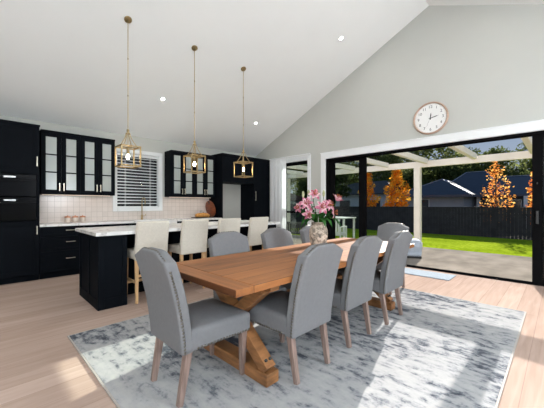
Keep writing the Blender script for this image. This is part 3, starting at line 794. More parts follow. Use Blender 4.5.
chairs = [((1.12, 1.84), -PI/2, 'grey dining chair at the near head of the table, by the sunlit rug patch'),
          ((1.727, 1.545), 0, 'grey dining chair on our side of the table, first from the near end'),
          ((2.44, 1.555), 0, 'middle grey dining chair on our side of the table, in front of the vase'),
          ((3.145, 1.53), 0, 'grey dining chair on our side of the table, last one towards the patio doors'),
          ((1.81, 2.10), PI, 'grey dining chair on the kitchen side of the table, first from the near end'),
          ((2.52, 2.10), PI, 'middle grey dining chair on the kitchen side of the table'),
          ((3.22, 2.10), PI, 'grey dining chair on the kitchen side, half hidden behind the vase'),
          ((4.21, 1.86), PI/2, 'grey dining chair at the far end of the table, facing us')]
for i, ((x, y), r, lb) in enumerate(chairs):
    if i == 0: ch.location = (x, y, CZ); ch.rotation_euler = (0, 0, r); ch['label'] = lb
    else: dup(ch, (x, y, CZ), r, lb)

# ------------------------------------------------------------------ vase and lilies
VX, VY, VZ = 2.50, 1.80, TZ
va = thing('stone_vase', 'mottled stone urn vase in the middle of the dining table', 'vase', (VX, VY, VZ))
m = MB()
prof = [(.055, 0), (.062, .012), (.082, .08), (.096, .16), (.094, .22), (.076, .265), (.066, .282), (.070, .298), (.066, .30), (.058, .292), (.060, .27), (.08, .22), (.08, .12), (.05, .03)]
m.lathe(prof, 28); m.build('vase_body', M['stone'], va, smooth=50)
MB().lathe([(.067, .281), (.074, .288), (.074, .297), (.067, .303)], 28).build('rim', M['stone'], va, smooth=50)
R_ = Vector((.7046, -.7096, 0)); FWD = Vector((.7096, .7046, 0))
def lily(dx, z, dep, look, size, label, openness=1.):
    head = R_*dx+FWD*dep+Vector((0, 0, z-VZ))
    t = thing('pink_lily', label, 'flower', (VX, VY, VZ), group='pink lilies in the vase')
    base = Vector((random.uniform(-.03, .03), random.uniform(-.03, .03), .06))
    neck = Vector((head.x*.22, head.y*.22, .33))
    look = Vector(look).normalized()
    pts = [base, neck, head-look*.05+Vector((0, 0, -.04)), head]
    MB().tube(pts, .004, 6).build('stem', M['leaf'], t, smooth=60)
    q = look.to_track_quat('Z', 'Y').to_matrix().to_4x4()
    m = MB()
    for k in range(6):
        a = k*PI/3+random.uniform(-.08, .08); L = size*(1 if k % 2 else .92); wd = size*(.23 if k % 2 else .17)
        vs = []; fs = []
        for i in range(7):
            u = i/6; r = L*(.08+u*.92*math.sin(.55+.5*openness)); zz = L*(.75*u-.75*openness*u**2.4*.9); wv = wd*math.sin(PI*min(1, .08+u*.92))**.8
            for j in (-1, 0, 1):
                vs.append((r, j*wv, zz-.12*abs(j)*wv*-1))
        for i in range(6):
            for j in range(2): fs.append((i*3+j, i*3+j+1, (i+1)*3+j+1, (i+1)*3+j))
        m.add(vs, fs, Matrix.Translation(head) @ q @ Matrix.Rotation(a, 4, 'Z'))
    m.build('petals', M['petal'], t, smooth=180)
    m = MB()
    for k in range(6):
        a = k*PI/3+.5; tip = Matrix.Translation(head) @ q @ Vector((.25*size*math.cos(a), .25*size*math.sin(a), .62*size))
        m.tube([head, tip], .002, 4); m.ball(tip, .007, 6, 4)
    m.build('stamens', M['stamen'], t)
    m = MB()
    for k in range(3):
        u = .55+.35*k; p = neck.lerp(head, .15+.25*k); a = random.uniform(0, 2*PI)
        d = (Vector((math.cos(a), math.sin(a), .35))+R_*dx*2).normalized(); L = random.uniform(.09, .14); s_ = d.cross(Vector((0, 0, 1))).normalized()*.016
        c1 = p+d*L*.5+Vector((0, 0, .015)); c2 = p+d*L-Vector((0, 0, .03))
        m.add([tuple(p), tuple(c1+s_), tuple(c1-s_), tuple(c2)], [(0, 1, 2), (1, 3, 2)])
    m.build('leaf', M['leaf'], t)
    return t
lil = [(-.045, 1.345, -.02, (-.5, -.7, .5), .085, 'pink lily bloom highest in the bouquet, left of the vase axis'),
       (-.13, 1.255, -.03, (-.7, -.6, .25), .095, 'pink lily bloom at upper left of the bouquet'),
       (-.115, 1.15, -.05, (-.5, -.8, -.2), .085, 'pink lily bloom lowest on the left side of the bouquet'),
       (.015, 1.215, -.08, (-.45, -.8, .25), .095, 'pink lily bloom facing us in the bouquet centre'),
       (.09, 1.235, -.04, (-.1, -.9, .4), .090, 'pink lily bloom right of the bouquet centre'),
       (.135, 1.165, -.02, (.5, -.85, .0), .085, 'pink lily bloom lowest on the right side of the bouquet'),
       (.185, 1.285, .0, (.45, -.35, .85), .10, 'half open pink lily reaching up at the right of the bouquet'),
       (-.20, 1.21, .05, (-.95, -.2, .2), .07, 'small pink lily bloom farthest left in the bouquet')]
for i, (dx, z, dep, lk, sz, lb) in enumerate(lil): lily(dx, z, dep, lk, sz, lb, .45 if i == 6 else 1.)
fo = thing('foliage_stem', 'dark green leaves spilling over the vase rim under the lilies', 'foliage', (VX, VY, VZ))
m = MB(); ms = MB()
for k in range(16):
    a = k*2*PI/16+random.uniform(-.2, .2); d = Vector((math.cos(a), math.sin(a), 0)); L = random.uniform(.13, .22); up = random.uniform(-.02, .10)
    p0 = Vector((0, 0, .30))+d*.03; pts = [p0, p0+d*L*.4+Vector((0, 0, .05+up*.5)), p0+d*L*.8+Vector((0, 0, .03+up)), p0+d*L+Vector((0, 0, -.03+up))]
    s_ = d.cross(Vector((0, 0, 1))); vs = []; fs = []
    for i, (p, w_) in enumerate(zip(pts, (.006, .026, .02, .002))): vs += [tuple(p-s_*w_), tuple(p+Vector((0, 0, -.006))), tuple(p+s_*w_)]
    for i in range(3):
        for j in range(2): fs.append((i*3+j, i*3+j+1, (i+1)*3+j+1, (i+1)*3+j))
    m.add(vs, fs); ms.tube([(d.x*.02, d.y*.02, .08), tuple(p0)], .003, 5)
m.build('leaves', M['leaf'], fo, smooth=180); ms.build('stems', M['leaf'], fo)
for i, (dx, z, dep) in enumerate(((-.10, 1.335, .02), (.06, 1.33, .03), (-.16, 1.32, .0))):
    t = thing('lily_bud', ('pale closed lily bud left of the highest bloom', 'pale closed lily bud right of the highest bloom', 'pale closed lily bud at the far upper left of the bouquet')[i], 'flower', (VX, VY, VZ), group='closed buds in the bouquet')
    hd = R_*dx+FWD*dep+Vector((0, 0, z-VZ))
    MB().tube([(0, .01, .08), (hd.x*.3, hd.y*.3, .34), tuple(hd)], .0035, 5).build('stem', M['leaf'], t)
    MB().ball(tuple(hd+Vector((0, 0, .03))), .014, 8, 6, (1, 1, 2.6)).build('bud', M['bud'], t, smooth=180)

# ------------------------------------------------------------------ pendants
def make_pendant():
    t = thing('pendant_lantern', '', 'light', group='brass lanterns over the island')
    top = cz(4.34); zf0, zf1, hub = 1.775, 2.065, 2.25
    ang = math.atan(SL)
    MB().lathe([(.05, 0), (.05, -.016), (.04, -.024), (.014, -.028), (.014, -.05)], 24, Matrix.Translation((0, 0, top)) @ Matrix.Rotation(-ang, 4, 'X')).build('canopy', M['brass_dull'], t, smooth=40)
    MB().tube([(0, 0, top-.03), (0, 0, hub)], .005, 8).build('rod', M['brass'], t, smooth=60)
    m = MB()
    for z in (3.3, 2.78): m.lathe([(.007, z-.012), (.0085, z), (.007, z+.012)], 8)
    m.build('rod_coupling', M['brass_dull'], t, smooth=60)
    MB().lathe([(.012, hub-.02), (.03, hub-.015), (.03, hub+.0), (.018, hub+.012), (.018, hub+.05), (.008, hub+.06)], 16).build('hub', M['brass_dull'], t, smooth=40)
    a = .134; w = .018
    for sx in (-1, 1):
        for sy in (-1, 1):
            pts = []
            for i in range(9):
                u = i/8; r = .02+(a*.62-.02)*(u**1.5); pts.append((sx*r, sy*r, hub-.01-(hub-zf1-.02)*u))
            MB().tube(pts, .0055, 6).build('arm', M['brass'], t, smooth=60)
    m = MB()
    for z in (zf0, zf1-w):
        for s in (-1, 1):
            m.box(-a, a, s*a-(w if s > 0 else 0), s*a+(w if s < 0 else 0), z, z+w)
            m.box(s*a-(w if s > 0 else 0), s*a+(w if s < 0 else 0), -a+w, a-w, z, z+w)
    for sx in (-1, 1):
        for sy in (-1, 1):
            x = sx*(a-w/2); y = sy*(a-w/2); m.box(x-w/2, x+w/2, y-w/2, y+w/2, zf0+w, zf1-w)
    m.bar((-a+w, 0, zf1-w/2), (a-w, 0, zf1-w/2), .014, .012).bar((0, -a+w, zf1-w/2), (0, a-w, zf1-w/2), .014, .0125)
    m.build('lantern_frame', M['brass_dull'], t, bevel=.002)
    MB().tube([(0, 0, hub-.02), (0, 0, zf1-.02)], .005, 8).build('stem', M['brass'], t)
    MB().lathe([(.016, zf1-.10), (.02, zf1-.095), (.02, zf1-.035), (.01, zf1-.02)], 14).build('socket', M['brass_dull'], t, smooth=40)
    MB().ball((0, 0, zf1-.145), .021, 12, 8, (1, 1, 1.8)).build('bulb', M['bulb'], t, smooth=180)
    return t
pe = make_pendant()
for i, (x, rz, lb) in enumerate(((1.49, math.radians(-42), 'brass lantern pendant nearest the oven wall, first of three over the island'), (2.54, math.radians(-22), 'brass lantern pendant in the middle over the island'),
                                (3.59, math.radians(-40), 'brass lantern pendant nearest the pantry, last of three over the island'))):
    if i == 0: pe.location = (x, 4.34, 0); pe['label'] = lb
    else: dup(pe, (x, 4.34, 0), 0, lb)

# ------------------------------------------------------------------ downlights
def make_down():
    t = thing('downlight', '', 'light', group='recessed downlights in the ceiling')
    MB().lathe([(.030, 0.), (.030, -.004), (.044, -.006), (.046, 0.0)], 24, caps=False).build('trim_ring', M['white_trim'], t, smooth=40)
    MB().lathe([(.0305, -.003), (.0305, .002)], 24).build('lens', M['down'], t)
    return t
dl = make_down()
DPOW = 5
spots = [(2.54, 5.52, 'round recessed downlight above the kitchen window side'), (4.96, 5.50, 'round recessed downlight above the pantry corner'), (4.95, 3.03, 'round recessed downlight high on the ceiling near the gable wall'),
         (2.54, 3.03, 'added fill downlight outside the picture above the table'), (-.6, 4.4, 'added fill downlight outside the picture above the ovens'), (.4, 3.03, 'added fill downlight outside the picture above the walkway'),  # downlights from here on are unseen, added to lift the room light
         (4.95, .6, 'added fill downlight outside the picture by the doors'), (2.54, .6, 'added fill downlight outside the picture by the table'), (.4, .6, 'added fill downlight outside the picture near the camera'),
         (4.95, -1.7, 'added fill downlight outside the picture in the far corner'), (2.54, -1.7, 'added fill downlight outside the picture by the rear doors'), (.4, -1.7, 'added fill downlight outside the picture behind the camera'),
         (-1.8, 5.5, 'added fill downlight outside the picture above the larder'), (-1.8, 3.03, 'added fill downlight outside the picture left of the walkway'), (-1.8, .6, 'added fill downlight outside the picture left of the camera'), (-1.8, -1.7, 'added fill downlight outside the picture in the rear corner')]
for i, (x, y, lb) in enumerate(spots):
    r = dl if i == 0 else dup(dl, (x, y, 0), 0, lb)
    r['label'] = lb; r.location = (x, y, cz(y)-.001); r.rotation_euler = (math.atan(SL)*(-1 if y > RY else 1), 0, 0)
    ld = bpy.data.lights.new('downlight_lamp', 'AREA'); ld.shape = 'DISK'; ld.size = .07; ld.energy = DPOW; ld.color = (1, .98, .95)
    lo = bpy.data.objects.new('downlight_lamp', ld); COL.objects.link(lo); lo.location = (x, y, cz(y)-.012); lo.rotation_euler = r.rotation_euler

# ------------------------------------------------------------------ fill globes added out of view to brighten the room
FILL_STR = 280.
M['globe'] = mat('fill_globe_glow', (1, 1, 1), .4, emit=(.83, .925, 1), estr=FILL_STR)
M['dim_globe'] = mat('dim_fill_globe_glow', (1, 1, 1), .4, emit=(.83, .925, 1), estr=FILL_STR*.3)
def fill_globe(x, y, lb, k=1.):
    t = thing('added_fill_globe', lb, 'lamp', (x, y, 0), group='added fill globes out of view')
    MB().lathe([(.16, 0), (.16, .018), (.03, .03), (.014, .04)], 28).build('base', M['black_frame'], t, smooth=40)
    MB().tube([(0, 0, .03), (0, 0, 1.52)], .013, 10).build('pole', M['black_frame'], t, smooth=60)
    MB().lathe([(.015, 1.50), (.06, 1.52), (.06, 1.535), (.02, 1.545)], 24).build('collar', M['brass'], t, smooth=40)
    MB().ball((0, 0, 1.71), .18, 28, 18).build('fill_sphere', M['globe'] if k == 1. else M['dim_globe'], t, smooth=180)
fill_globe(-1.6, -1.9, 'added fill globe outside the picture in the rear left corner')
fill_globe(-2.3, -.1, 'added fill globe outside the picture by the left wall', .3)
fill_globe(2.5, -2.5, 'added fill globe outside the picture by the rear doors')

# ------------------------------------------------------------------ wall clock
ck = thing('wall_clock', 'large round wall clock with copper rim on the gable wall', 'clock', (GX-.001, 1.77, 2.885))
rx = Matrix.Rotation(-PI/2, 4, 'Y')           # local z -> -x
cr = .305
MB().lathe([(cr-.03, .004), (cr-.03, .034), (cr-.016, .044), (cr, .03), (cr, .0), (.05, 0)], 56, rx).build('rim', M['clock_rim'], ck, smooth=40)
MB().lathe([(cr-.025, .006), (cr-.025, .014)], 56, rx).build('dial', M['clock_face'], ck)
def text_mesh(txt, size):
    cu_ = bpy.data.curves.new('txt', 'FONT'); cu_.body = txt; cu_.size = size; cu_.extrude = .0008; cu_.align_x = 'CENTER'; cu_.align_y = 'CENTER'
    ob = bpy.data.objects.new('txt', cu_); COL.objects.link(ob)
    bpy.context.view_layer.update()
    dg = bpy.context.evaluated_depsgraph_get()
    me = bpy.data.meshes.new_from_object(ob.evaluated_get(dg))
    vs = [tuple(v.co) for v in me.vertices]; fs = [tuple(p.vertices) for p in me.polygons]
    bpy.data.objects.remove(ob); bpy.data.curves.remove(cu_); bpy.data.meshes.remove(me)
    return vs, fs
# wall frame: seen from inside, right is -y, up is z, outward -x
def wf(u, v, d): return Matrix(((0, 0, -1, -d), (-1, 0, 0, -u), (0, 1, 0, v), (0, 0, 0, 1)))
m = MB()
for h_ in range(1, 13):
    a = PI/2-h_*PI/6; vs, fs = text_mesh(str(h_), .074)
    MB().add(vs, fs, wf(.212*math.cos(a), .212*math.sin(a), .0152)).build('numeral', M['ink'], ck)
m = MB()
for k in range(60):
    a = k*PI/30; r0 = .262 if k % 5 else .256
    m.add([(r0, -.0012, 0), (.27, -.0012, 0), (.27, .0012, 0), (r0, .0012, 0), (r0, -.0012, .001), (.27, -.0012, .001), (.27, .0012, .001), (r0, .0012, .001)],
          [(0, 1, 2, 3), (7, 6, 5, 4), (0, 4, 5, 1), (1, 5, 6, 2), (2, 6, 7, 3), (3, 7, 4, 0)], wf(0, 0, .0145) @ Matrix.Rotation(a, 4, 'Z'))
m.build('minute_track', M['ink'], ck)
def hand(name, ang, L, w, d, back=.03):
    a = PI/2-math.radians(ang)
    m = MB(); mt = wf(0, 0, d) @ Matrix.Rotation(a, 4, 'Z')
    m.add([(-back, -w*.6, 0), (L*.6, -w, 0), (L, 0, 0), (L*.6, w, 0), (-back, w*.6, 0), (-back, -w*.6, .002), (L*.6, -w, .002), (L, 0, .002), (L*.6, w, .002), (-back, w*.6, .002)],
          [(0, 1, 2, 3, 4), (9, 8, 7, 6, 5), (0, 5, 6, 1), (1, 6, 7, 2), (2, 7, 8, 3), (3, 8, 9, 4), (4, 9, 5, 0)], mt)
    m.build(name, M['ink'], ck)
hand('hour_hand', 6, .105, .010, .017); hand('minute_hand', 78, .15, .008, .020); hand('second_hand', 205, .17, .002, .023)
MB().lathe([(.014, .014), (.014, .026), (.008, .029)], 14, rx).build('pin', M['ink'], ck)

# ------------------------------------------------------------------ outside: ground, patio, pergola
struct(MB().box(-60, 120, -70, 90, -1.2, -.62).build('ground', M['ground']), 'rough ground beyond the garden', 'ground')
struct(MB().box(GX+.16, 9.95, -6, 9.2, -.3, -.09).build('patio', M['concrete'], bevel=.01), 'weathered concrete patio slab outside the doors', 'patio')
m = MB(); vs = []; fs = []; nx, ny = 24, 60
for i in range(nx+1):
    for j in range(ny+1):
        x = 9.95+(18.28-9.95)*i/nx; y = -16+52*j/ny
        vs.append((x, y, -.125-.275*(i/nx)+(.025*mnoise.noise(Vector((x*.5, y*.5, 0))) if i else 0)))
for i in range(nx):
    for j in range(ny): k = i*(ny+1)+j; fs.append((k, k+ny+1, k+ny+2, k+1))
m.add(vs, fs); struct(m.build('lawn', M['grass'], smooth=180), 'bright green lawn between patio and dark fence', 'lawn')
struct(MB().box(GX+.16, 9.95, 9.2, 36, -.6, -.16).build('side_path', M['grass']))

pg = thing('pergola', 'cream painted timber pergola over the patio', 'pergola', (0, 0, 0))
MB().box(9.69, 9.81, -6, 9.0, 2.41, 2.60).build('beam', M['pergola'], pg, bevel=.006)
for y in (3.22, -3.0, 8.7):
    p = MB().box(9.66, 9.84, y-.09, y+.09, -.09, 2.41).build('post', M['pergola'], pg, bevel=.006)
    MB().box(9.64, 9.86, y-.11, y+.11, -.089, .05).build('post_foot', M['pergola'], p, bevel=.006)
for y in (-4.3, -3.1, -1.9, -.7, .5, 1.71, 2.95, 4.17, 5.4, 6.6, 7.8):
    MB().box(GX+.165, 9.69, y-.055, y+.055, 2.50, 2.645).build('rafter', M['pergola'], pg, bevel=.005)
MB().box(GX+.162, GX+.20, -6, 9.0, 2.48, 2.67).build('wall_plate', M['pergola'], pg)

# patio furniture
po = thing('outdoor_pouffe', 'pale grey padded pouffe on the patio beside the pergola post', 'seat', (7.85, 2.80, -.09), math.radians(25))
MB().rbox((0, 0, .24), (.27, .27, .21), .09, 5, 4, warp=lambda p: (p.x*(1+.06*math.sin(p.z*30)), p.y, p.z)).build('cushion', M['outdoor_grey'], po, smooth=180)
MB().rbox((0, 0, .03), (.26, .26, .03), .02, 3, 2).build('base', M['outdoor_black'], po, smooth=40)
ot = thing('outdoor_table', 'white outdoor table on the patio, seen through the fixed door panel', 'table', (9.1, 5.75, -.09))
MB().box(-.4, .4, -.55, .55, .86, .90).build('table_top', M['outdoor_white'], ot, bevel=.005)
for sx in (-1, 1):
    for sy in (-1, 1): MB().box(sx*.34-.03, sx*.34+.03, sy*.49-.03, sy*.49+.03, 0, .86).build('leg', M['outdoor_white'], ot, bevel=.004)
def outdoor_chair(loc, rz, lb):
    t = thing('outdoor_armchair', lb, 'chair', loc, rz, 'white outdoor armchairs')
    MB().rbox((0, 0, .40), (.27, .27, .04), .02, 3, 2).build('seat', M['outdoor_white'], t, smooth=40)
    m = MB()
    for k in range(7): m.box(-.26+.078*k, -.205+.078*k, -.285, -.265, .44, .84)
    m.box(-.28, .28, -.295, -.255, .82, .88); m.build('backrest', M['outdoor_white'], t, bevel=.004)
    for s in (-1, 1):
        MB().box(s*.29-.025, s*.29+.025, -.28, .26, .62, .65).build('armrest', M['outdoor_white'], t, bevel=.004)
        MB().box(s*.29-.022, s*.29+.022, .21, .255, 0, .62).build('leg', M['outdoor_white'], t, bevel=.004)
        MB().box(s*.29-.022, s*.29+.022, -.285, -.24, 0, .62).build('leg', M['outdoor_white'], t, bevel=.004)
outdoor_chair((8.2, 5.25, -.09), math.radians(-80), 'white outdoor armchair in front of the white outdoor table')
be = thing('slatted_bench', 'black slatted outdoor bench seen through the side window', 'bench', (7.25, 6.15, -.09), math.radians(90))
MB().box(-.75, .75, -.22, .24, .42, .46).build('seat', M['outdoor_black'], be)
m = MB().box(-.75, .75, .24, .28, .74, .80)
for k in range(20): m.box(-.73+.076*k, -.69+.076*k, .245, .27, .46, .74)
m.build('backrest', M['outdoor_black'], be)
for sx in (-.7, .7):
    for sy in (-.19, .22): MB().box(sx-.025, sx+.025, sy-.025, sy+.025, 0, .42).build('leg', M['outdoor_black'], be)

# fence
fe = thing('paling_fence', 'long dark charcoal paling fence across the end of the lawn', 'fence', (18.4, 0, -.42))
k = 0
for i in range(-5, 15):
    y0 = i*2.4; m = MB()
    for j in range(16):
        a = y0+.03+j*.147; m.box(-.012, .006, a, a+.142, 0, 1.53)
    m.box(.006, .05, y0, y0+2.4, .25, .33).box(.006, .05, y0, y0+2.4, 1.15, 1.23)
    m.build('paling_panel', M['fence'], fe)
    MB().box(-.045, .055, y0-.05, y0+.05, 0, 1.56).build('fence_post', M['fence'], fe)
MB().box(-.05, .06, -12, 36, 1.53, 1.56).build('capping', M['fence'], fe)
fs_ = thing('dark_window_backing', 'tall dark paling screen added to blacken the kitchen window view', 'fence', (2.5, 9.2, -.1))
m = MB()
for j in range(60): m.box(-4.5+j*.15, -4.358+j*.15, 0, .018, 0, 4.2)  # dark backing added, tall enough to keep sky out behind the blind
m.build('paling_panel', M['fence'], fs_)

f2 = thing('boundary_fence', 'dark charcoal side boundary fence, seen through the tall side window', 'fence', (0, 12.6, -.42))
for i in range(5):
    m = MB(); a0 = 6.4+i*2.39
    for j in range(16): a = a0+.02+j*.147; m.box(a, a+.142, -.006, .012, 0, 1.75)
    m.build('paling_panel', M['fence'], f2)
    MB().box(a0-.045, a0+.045, -.02, .07, 0, 1.78).build('fence_post', M['fence'], f2)

# ------------------------------------------------------------------ neighbouring houses
def hip(mb, x0, x1, y0, y1, ze, zr, rx0, rx1, ry0, ry1):
    mb.add([(x0, y0, ze), (x1, y0, ze), (x1, y1, ze), (x0, y1, ze), (rx0, ry0, zr), (rx1, ry1, zr), (x0, y0, ze-.06), (x1, y0, ze-.06), (x1, y1, ze-.06), (x0, y1, ze-.06)],
           [(0, 1, 4), (1, 2, 5, 4), (2, 3, 5), (3, 0, 4, 5), (6, 9, 8, 7), (0, 6, 7, 1), (1, 7, 8, 2), (2, 8, 9, 3), (3, 9, 6, 0)])
ho = thing('neighbour_house', 'grey rendered house with dark blue hipped roof beyond the fence', 'house', (0, 0, 0))
m = MB(); hip(m, 30.2, 40, 3.4, 8.9, 2.12, 4.5, 34.6, 34.6, 5.2, 6.8)
m.build('roof', M['roof'], ho)
m = MB(); hip(m, 30.25, 40, -14, 4.6, 2.1, 3.9, 34.8, 34.8, -8.5, 4.2); m.build('roof', M['roof'], ho)
m = MB(); hip(m, 26.3, 36, 4.9, 10.8, 2.06, 3.55, 29.2, 33, 7.6, 7.6); m.build('roof', M['roof'], ho)
m = MB()
for a_, b_ in (((34.6, 5.2, 4.52), (34.6, 6.8, 4.52)), ((34.6, 6.8, 4.52), (30.2, 8.9, 2.14)), ((34.6, 5.2, 4.52), (30.2, 3.4, 2.14)), ((34.8, 4.2, 3.92), (34.8, -8.5, 3.92)), ((29.2, 7.6, 3.55), (26.3, 4.9, 2.08)), ((29.2, 7.6, 3.55), (26.3, 10.8, 2.08)), ((29.2, 7.6, 3.55), (33, 7.6, 3.55))): m.bar(a_, b_, .06, .05)
m.build('ridge_capping', M['ridge_cap'], ho)
m = MB().box(30.1, 30.2, -14, 4.8, 1.93, 2.1).box(26.2, 26.3, 4.8, 10.9, 1.88, 2.06).box(26.3, 30.2, 4.8, 4.9, 1.88, 2.06).box(26.3, 30, 10.8, 10.9, 1.88, 2.06); m.build('fascia', M['house_dark'], ho)
MB().box(30.9, 39.5, -13.4, 7.4, -.6, 2.05).build('wall', M['house_dark'], ho)
MB().box(26.9, 35, 5.5, 10.2, -.6, 2.0).build('wall', M['house_wall'], ho)
for y in (8.3,):
    w_ = MB().box(26.84, 26.9, y-.35, y+.35, .9, 1.75).build('window', M['fascia'], ho); MB().box(26.82, 26.845, y-.3, y+.3, .95, 1.7).build('pane', M['pane_dark'], w_)
for y0 in (3.2, -.4, -4.4):
    w_ = MB().box(30.84, 30.9, y0-.9, y0+.9, .5, 1.7).build('window', M['fascia'], ho); MB().box(30.82, 30.845, y0-.84, y0+.84, .56, 1.64).build('pane', M['pane_dark'], w_)
for y0 in (5.05, 2.0): MB().box(29.95, 30.2, y0-.12, y0+.12, -.6, 1.95).build('porch_post', M['fascia'], ho)
h2 = thing('pale_neighbour_house', 'pale cream house with low dark roof between the autumn trees', 'house')
m = MB(); hip(m, 33, 43, 13.2, 24, 2.6, 4.4, 37, 38, 16, 21); m.build('roof', mat('brown_grey_tiles', (.05, .045, .042), .7, var=.2, scale=2), h2)
MB().box(33.6, 42.5, 13.8, 23.4, -.6, 2.55).build('wall', M['fascia'], h2)
for y0 in (16, 20): w_ = MB().box(33.54, 33.6, y0-.8, y0+.8, .6, 1.9).build('window', M['outdoor_white'], h2); MB().box(33.52, 33.545, y0-.72, y0+.72, .68, 1.82).build('pane', M['pane_dark'], w_)
h3 = thing('brown_neighbour_house', 'low brown roofed house far off, seen through the fixed door panel', 'house')
m = MB(); hip(m, 28, 36, 27, 40, 1.9, 3.6, 32, 32, 30, 37); m.build('roof', mat('brown_tiles', (.16, .07, .04), .7, var=.2, scale=2), h3)
MB().box(28.6, 35.4, 27.6, 39.4, -.6, 1.85).build('wall', M['house_wall'], h3)

# ------------------------------------------------------------------ trees
def crown(clumps, n, size, seed, flat=.0):
    rd = random.Random(seed); m = MB()
    tot = sum(c[3]**2 for c in clumps)
    for (cx, cy, cz_, r, zs) in clumps:
        k = max(8, int(n*r*r/tot))
        for _ in range(k):
            v = Vector((rd.gauss(0, 1), rd.gauss(0, 1), rd.gauss(0, 1))).normalized()*r*(rd.random()**.42)
            p = Vector((cx+v.x, cy+v.y, cz_+v.z*zs))
            a = Vector((rd.gauss(0, 1), rd.gauss(0, 1), rd.gauss(0, .7))).normalized(); b = a.cross(Vector((rd.gauss(0, 1), rd.gauss(0, 1), rd.gauss(0, 1)))).normalized()
            s_ = size*rd.uniform(.6, 1.4)
            m.add([tuple(p-a*s_), tuple(p+b*s_*.5), tuple(p+a*s_), tuple(p-b*s_*.5)], [(0, 1, 2, 3)])
    return m
def tree(name, loc, label, cat, group, clumps, n, size, leafm, trunkm, th, tr, seed):
    t = thing(name, label, cat, loc, 0, group)
    crown(clumps, n, size, seed).build('crown', leafm, t)
    m = MB().tube([(0, 0, -.2), (.05*tr, 0, th*.4), (0, .2*tr, th)], [tr, tr*.8, tr*.45], 8)
    for c in clumps[:9]: m.tube([(0, 0, th*.55), (c[0]*.5, c[1]*.5, (th*.6+c[2])/2), (c[0], c[1], c[2])], [tr*.4, tr*.28, tr*.1], 6)
    m.build('trunk', trunkm, t, smooth=60)
    return t
def cone_clumps(h0, h1, r, seed, k=26):
    rd = random.Random(seed); out = []
    for i in range(k):
        u = (i+.5)/k; rr = r*(math.sin(PI*min(1, .18+u*.82))**.9); a = i*2.4; q = rr*rd.uniform(.25, .75)
        out.append((q*math.cos(a), q*math.sin(a), h0+(h1-h0)*u, .30*r*(1.1-.6*u)+.12, 1.1))
    return out
gz = -.42
tree('autumn_tree', (21, 2.70, gz), 'open branched red orange autumn tree in front of the blue roof', 'tree', 'autumn trees behind the fence', cone_clumps(.7, 4.1, .95, 1), 800, .075, M['leaf_red'], M['trunk'], 3.2, .06, 11)
tree('autumn_tree', (21, 8.35, gz), 'golden orange cone shaped autumn tree nearest the pergola post', 'tree', 'autumn trees behind the fence', cone_clumps(.7, 4.25, 1.05, 2), 3000, .085, M['leaf_orange'], M['trunk'], 3.3, .07, 12)
tree('autumn_tree', (21.4, 10.75, gz), 'orange autumn tree beside the fixed door panel', 'tree', 'autumn trees behind the fence', cone_clumps(.7, 4.2, .85, 3), 2200, .085, M['leaf_orange'], M['trunk'], 3.2, .06, 13)
tree('autumn_tree', (21, .95, gz), 'slim red orange autumn tree by the stacked doors', 'tree', 'autumn trees behind the fence', cone_clumps(.7, 3.6, .55, 4), 800, .085, M['leaf_red'], M['trunk'], 2.8, .05, 14)
def gum_clumps(h, r, seed, k=16):
    rd = random.Random(seed); out = []
    for i in range(k):
        a = rd.uniform(0, 2*PI); q = r*math.sqrt(rd.random()); out.append((q*math.cos(a), q*math.sin(a), h*rd.uniform(.35, 1.), r*rd.uniform(.28, .45), .75))
    return out
names = ['by the stacked doors', 'above the right end of the blue roof', 'above the blue roof ridge', 'left of the blue roof ridge', 'beyond the pergola post', 'behind the golden autumn tree', 'behind the orange autumn tree', 'behind the fixed door panel', 'beyond the side window', 'at the far left of the fence']
for i, (x, y, h, r) in enumerate([(46, -1.5, 9.6, 4.4), (50, 4.2, 9.0, 4.4), (47, 9.5, 9.0, 4.6), (44, 14.5, 13.0, 5.4), (48, 20.0, 12.0, 4.8), (43, 21, 9.5, 4.2), (47, 27.5, 12.5, 5.), (42, 31, 11, 5.), (40, 37, 11, 5.), (44, 44, 12, 5.5)]):
    tree('gum_tree', (x, y, -.6), 'tall olive green gum tree '+names[i], 'tree', 'gum trees behind the houses', gum_clumps(h, r, 40+i, 26), 6500, .22, M['leaf_gum'] if i % 2 else M['leaf_dark'], M['trunk_pale'], h*.75, .22, 60+i)
nm2 = ['behind the blue roof, nearest the stacked doors', 'behind the blue roof hip', 'between the blue roof and the golden tree', 'behind the pale house', 'behind the brown roofed house', 'behind the fence left of the orange tree', 'over the side boundary fence beyond the slatted bench', 'over the side boundary fence nearest the house']
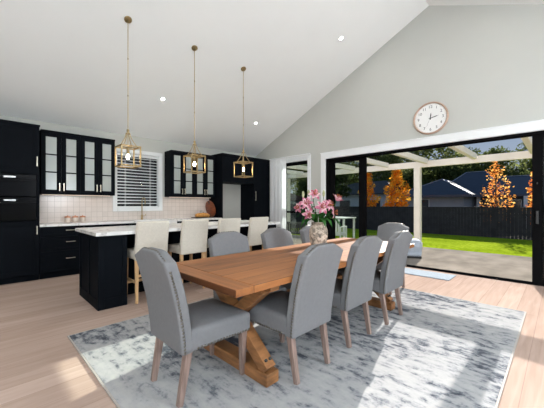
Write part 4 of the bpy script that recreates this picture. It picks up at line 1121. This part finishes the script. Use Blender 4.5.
for i, (x, y, h, r) in enumerate([(42, 2, 6.0, 3.2), (41.5, 8.2, 6.2, 3.0), (40, 13, 6.5, 3.2), (45.5, 18, 7, 3.4), (38, 26, 8.0, 3.6), (27, 18.5, 5.2, 2.4), (13.5, 15.5, 4.2, 2.0), (9.5, 15.6, 4.0, 2.0)]):
    tree('bushy_tree', (x, y, -.6), 'dark bushy tree '+nm2[i], 'tree', 'dark bushy trees', gum_clumps(h, r, 140+i, 20), 5000, .19, M['leaf_dark'], M['trunk'], h*.5, .18, 160+i)
# low planting against the far fence seen between stile and end chair
for i, (y, lb) in enumerate(((11.6, 'low straw coloured shrub at the fence behind the orange tree'), (13.2, 'low straw coloured shrub at the fence left of the orange tree'))):
    tree('garden_shrub', (17.6, y, -.42), lb, 'shrub', 'low shrubs at the fence', [(0, 0, .25, .35, .8), (.1, .3, .2, .3, .8), (-.1, -.3, .2, .3, .8)], 260, .06, M['leaf_shrub'], M['trunk'], .2, .03, 200+i)

# ------------------------------------------------------------------ light
SUN_EL, SUN_AZ = math.radians(21.1), math.radians(11.0)
sd = bpy.data.lights.new('sun', 'SUN'); sd.energy = 12.2; sd.angle = math.radians(.3); sd.color = (1, .955, .90)
so = bpy.data.objects.new('sun', sd); COL.objects.link(so)
dirv = Vector((-math.cos(SUN_EL)*math.cos(SUN_AZ), -math.cos(SUN_EL)*math.sin(SUN_AZ), -math.sin(SUN_EL)))
so.rotation_euler = dirv.to_track_quat('-Z', 'Y').to_euler(); so.location = (20, 4, 12)
w = bpy.data.worlds.new('sky'); S.world = w; w.use_nodes = True
n, l = w.node_tree.nodes, w.node_tree.links
tc = n.new('ShaderNodeTexCoord'); sx = n.new('ShaderNodeSeparateXYZ'); l.new(tc.outputs['Generated'], sx.inputs[0])
rp = ramp(n, [(.0, (.20, .20, .19)), (.02, (.72, .80, .92)), (.22, (.50, .66, .92)), (.6, (.26, .44, .80)), (1., (.18, .34, .70))])
l.new(sx.outputs['Z'], rp.inputs['Fac']); l.new(rp.outputs[0], n['Background'].inputs[0]); n['Background'].inputs[1].default_value = .58

S.view_settings.view_transform = 'Standard'; S.view_settings.look = 'None'; S.view_settings.exposure = 0.; S.view_settings.gamma = 1; S.view_settings.use_curve_mapping = False
S.cycles.use_denoising = True
S.cycles.max_bounces = 10; S.cycles.diffuse_bounces = 6; S.cycles.transparent_max_bounces = 16; S.cycles.sample_clamp_indirect = 8
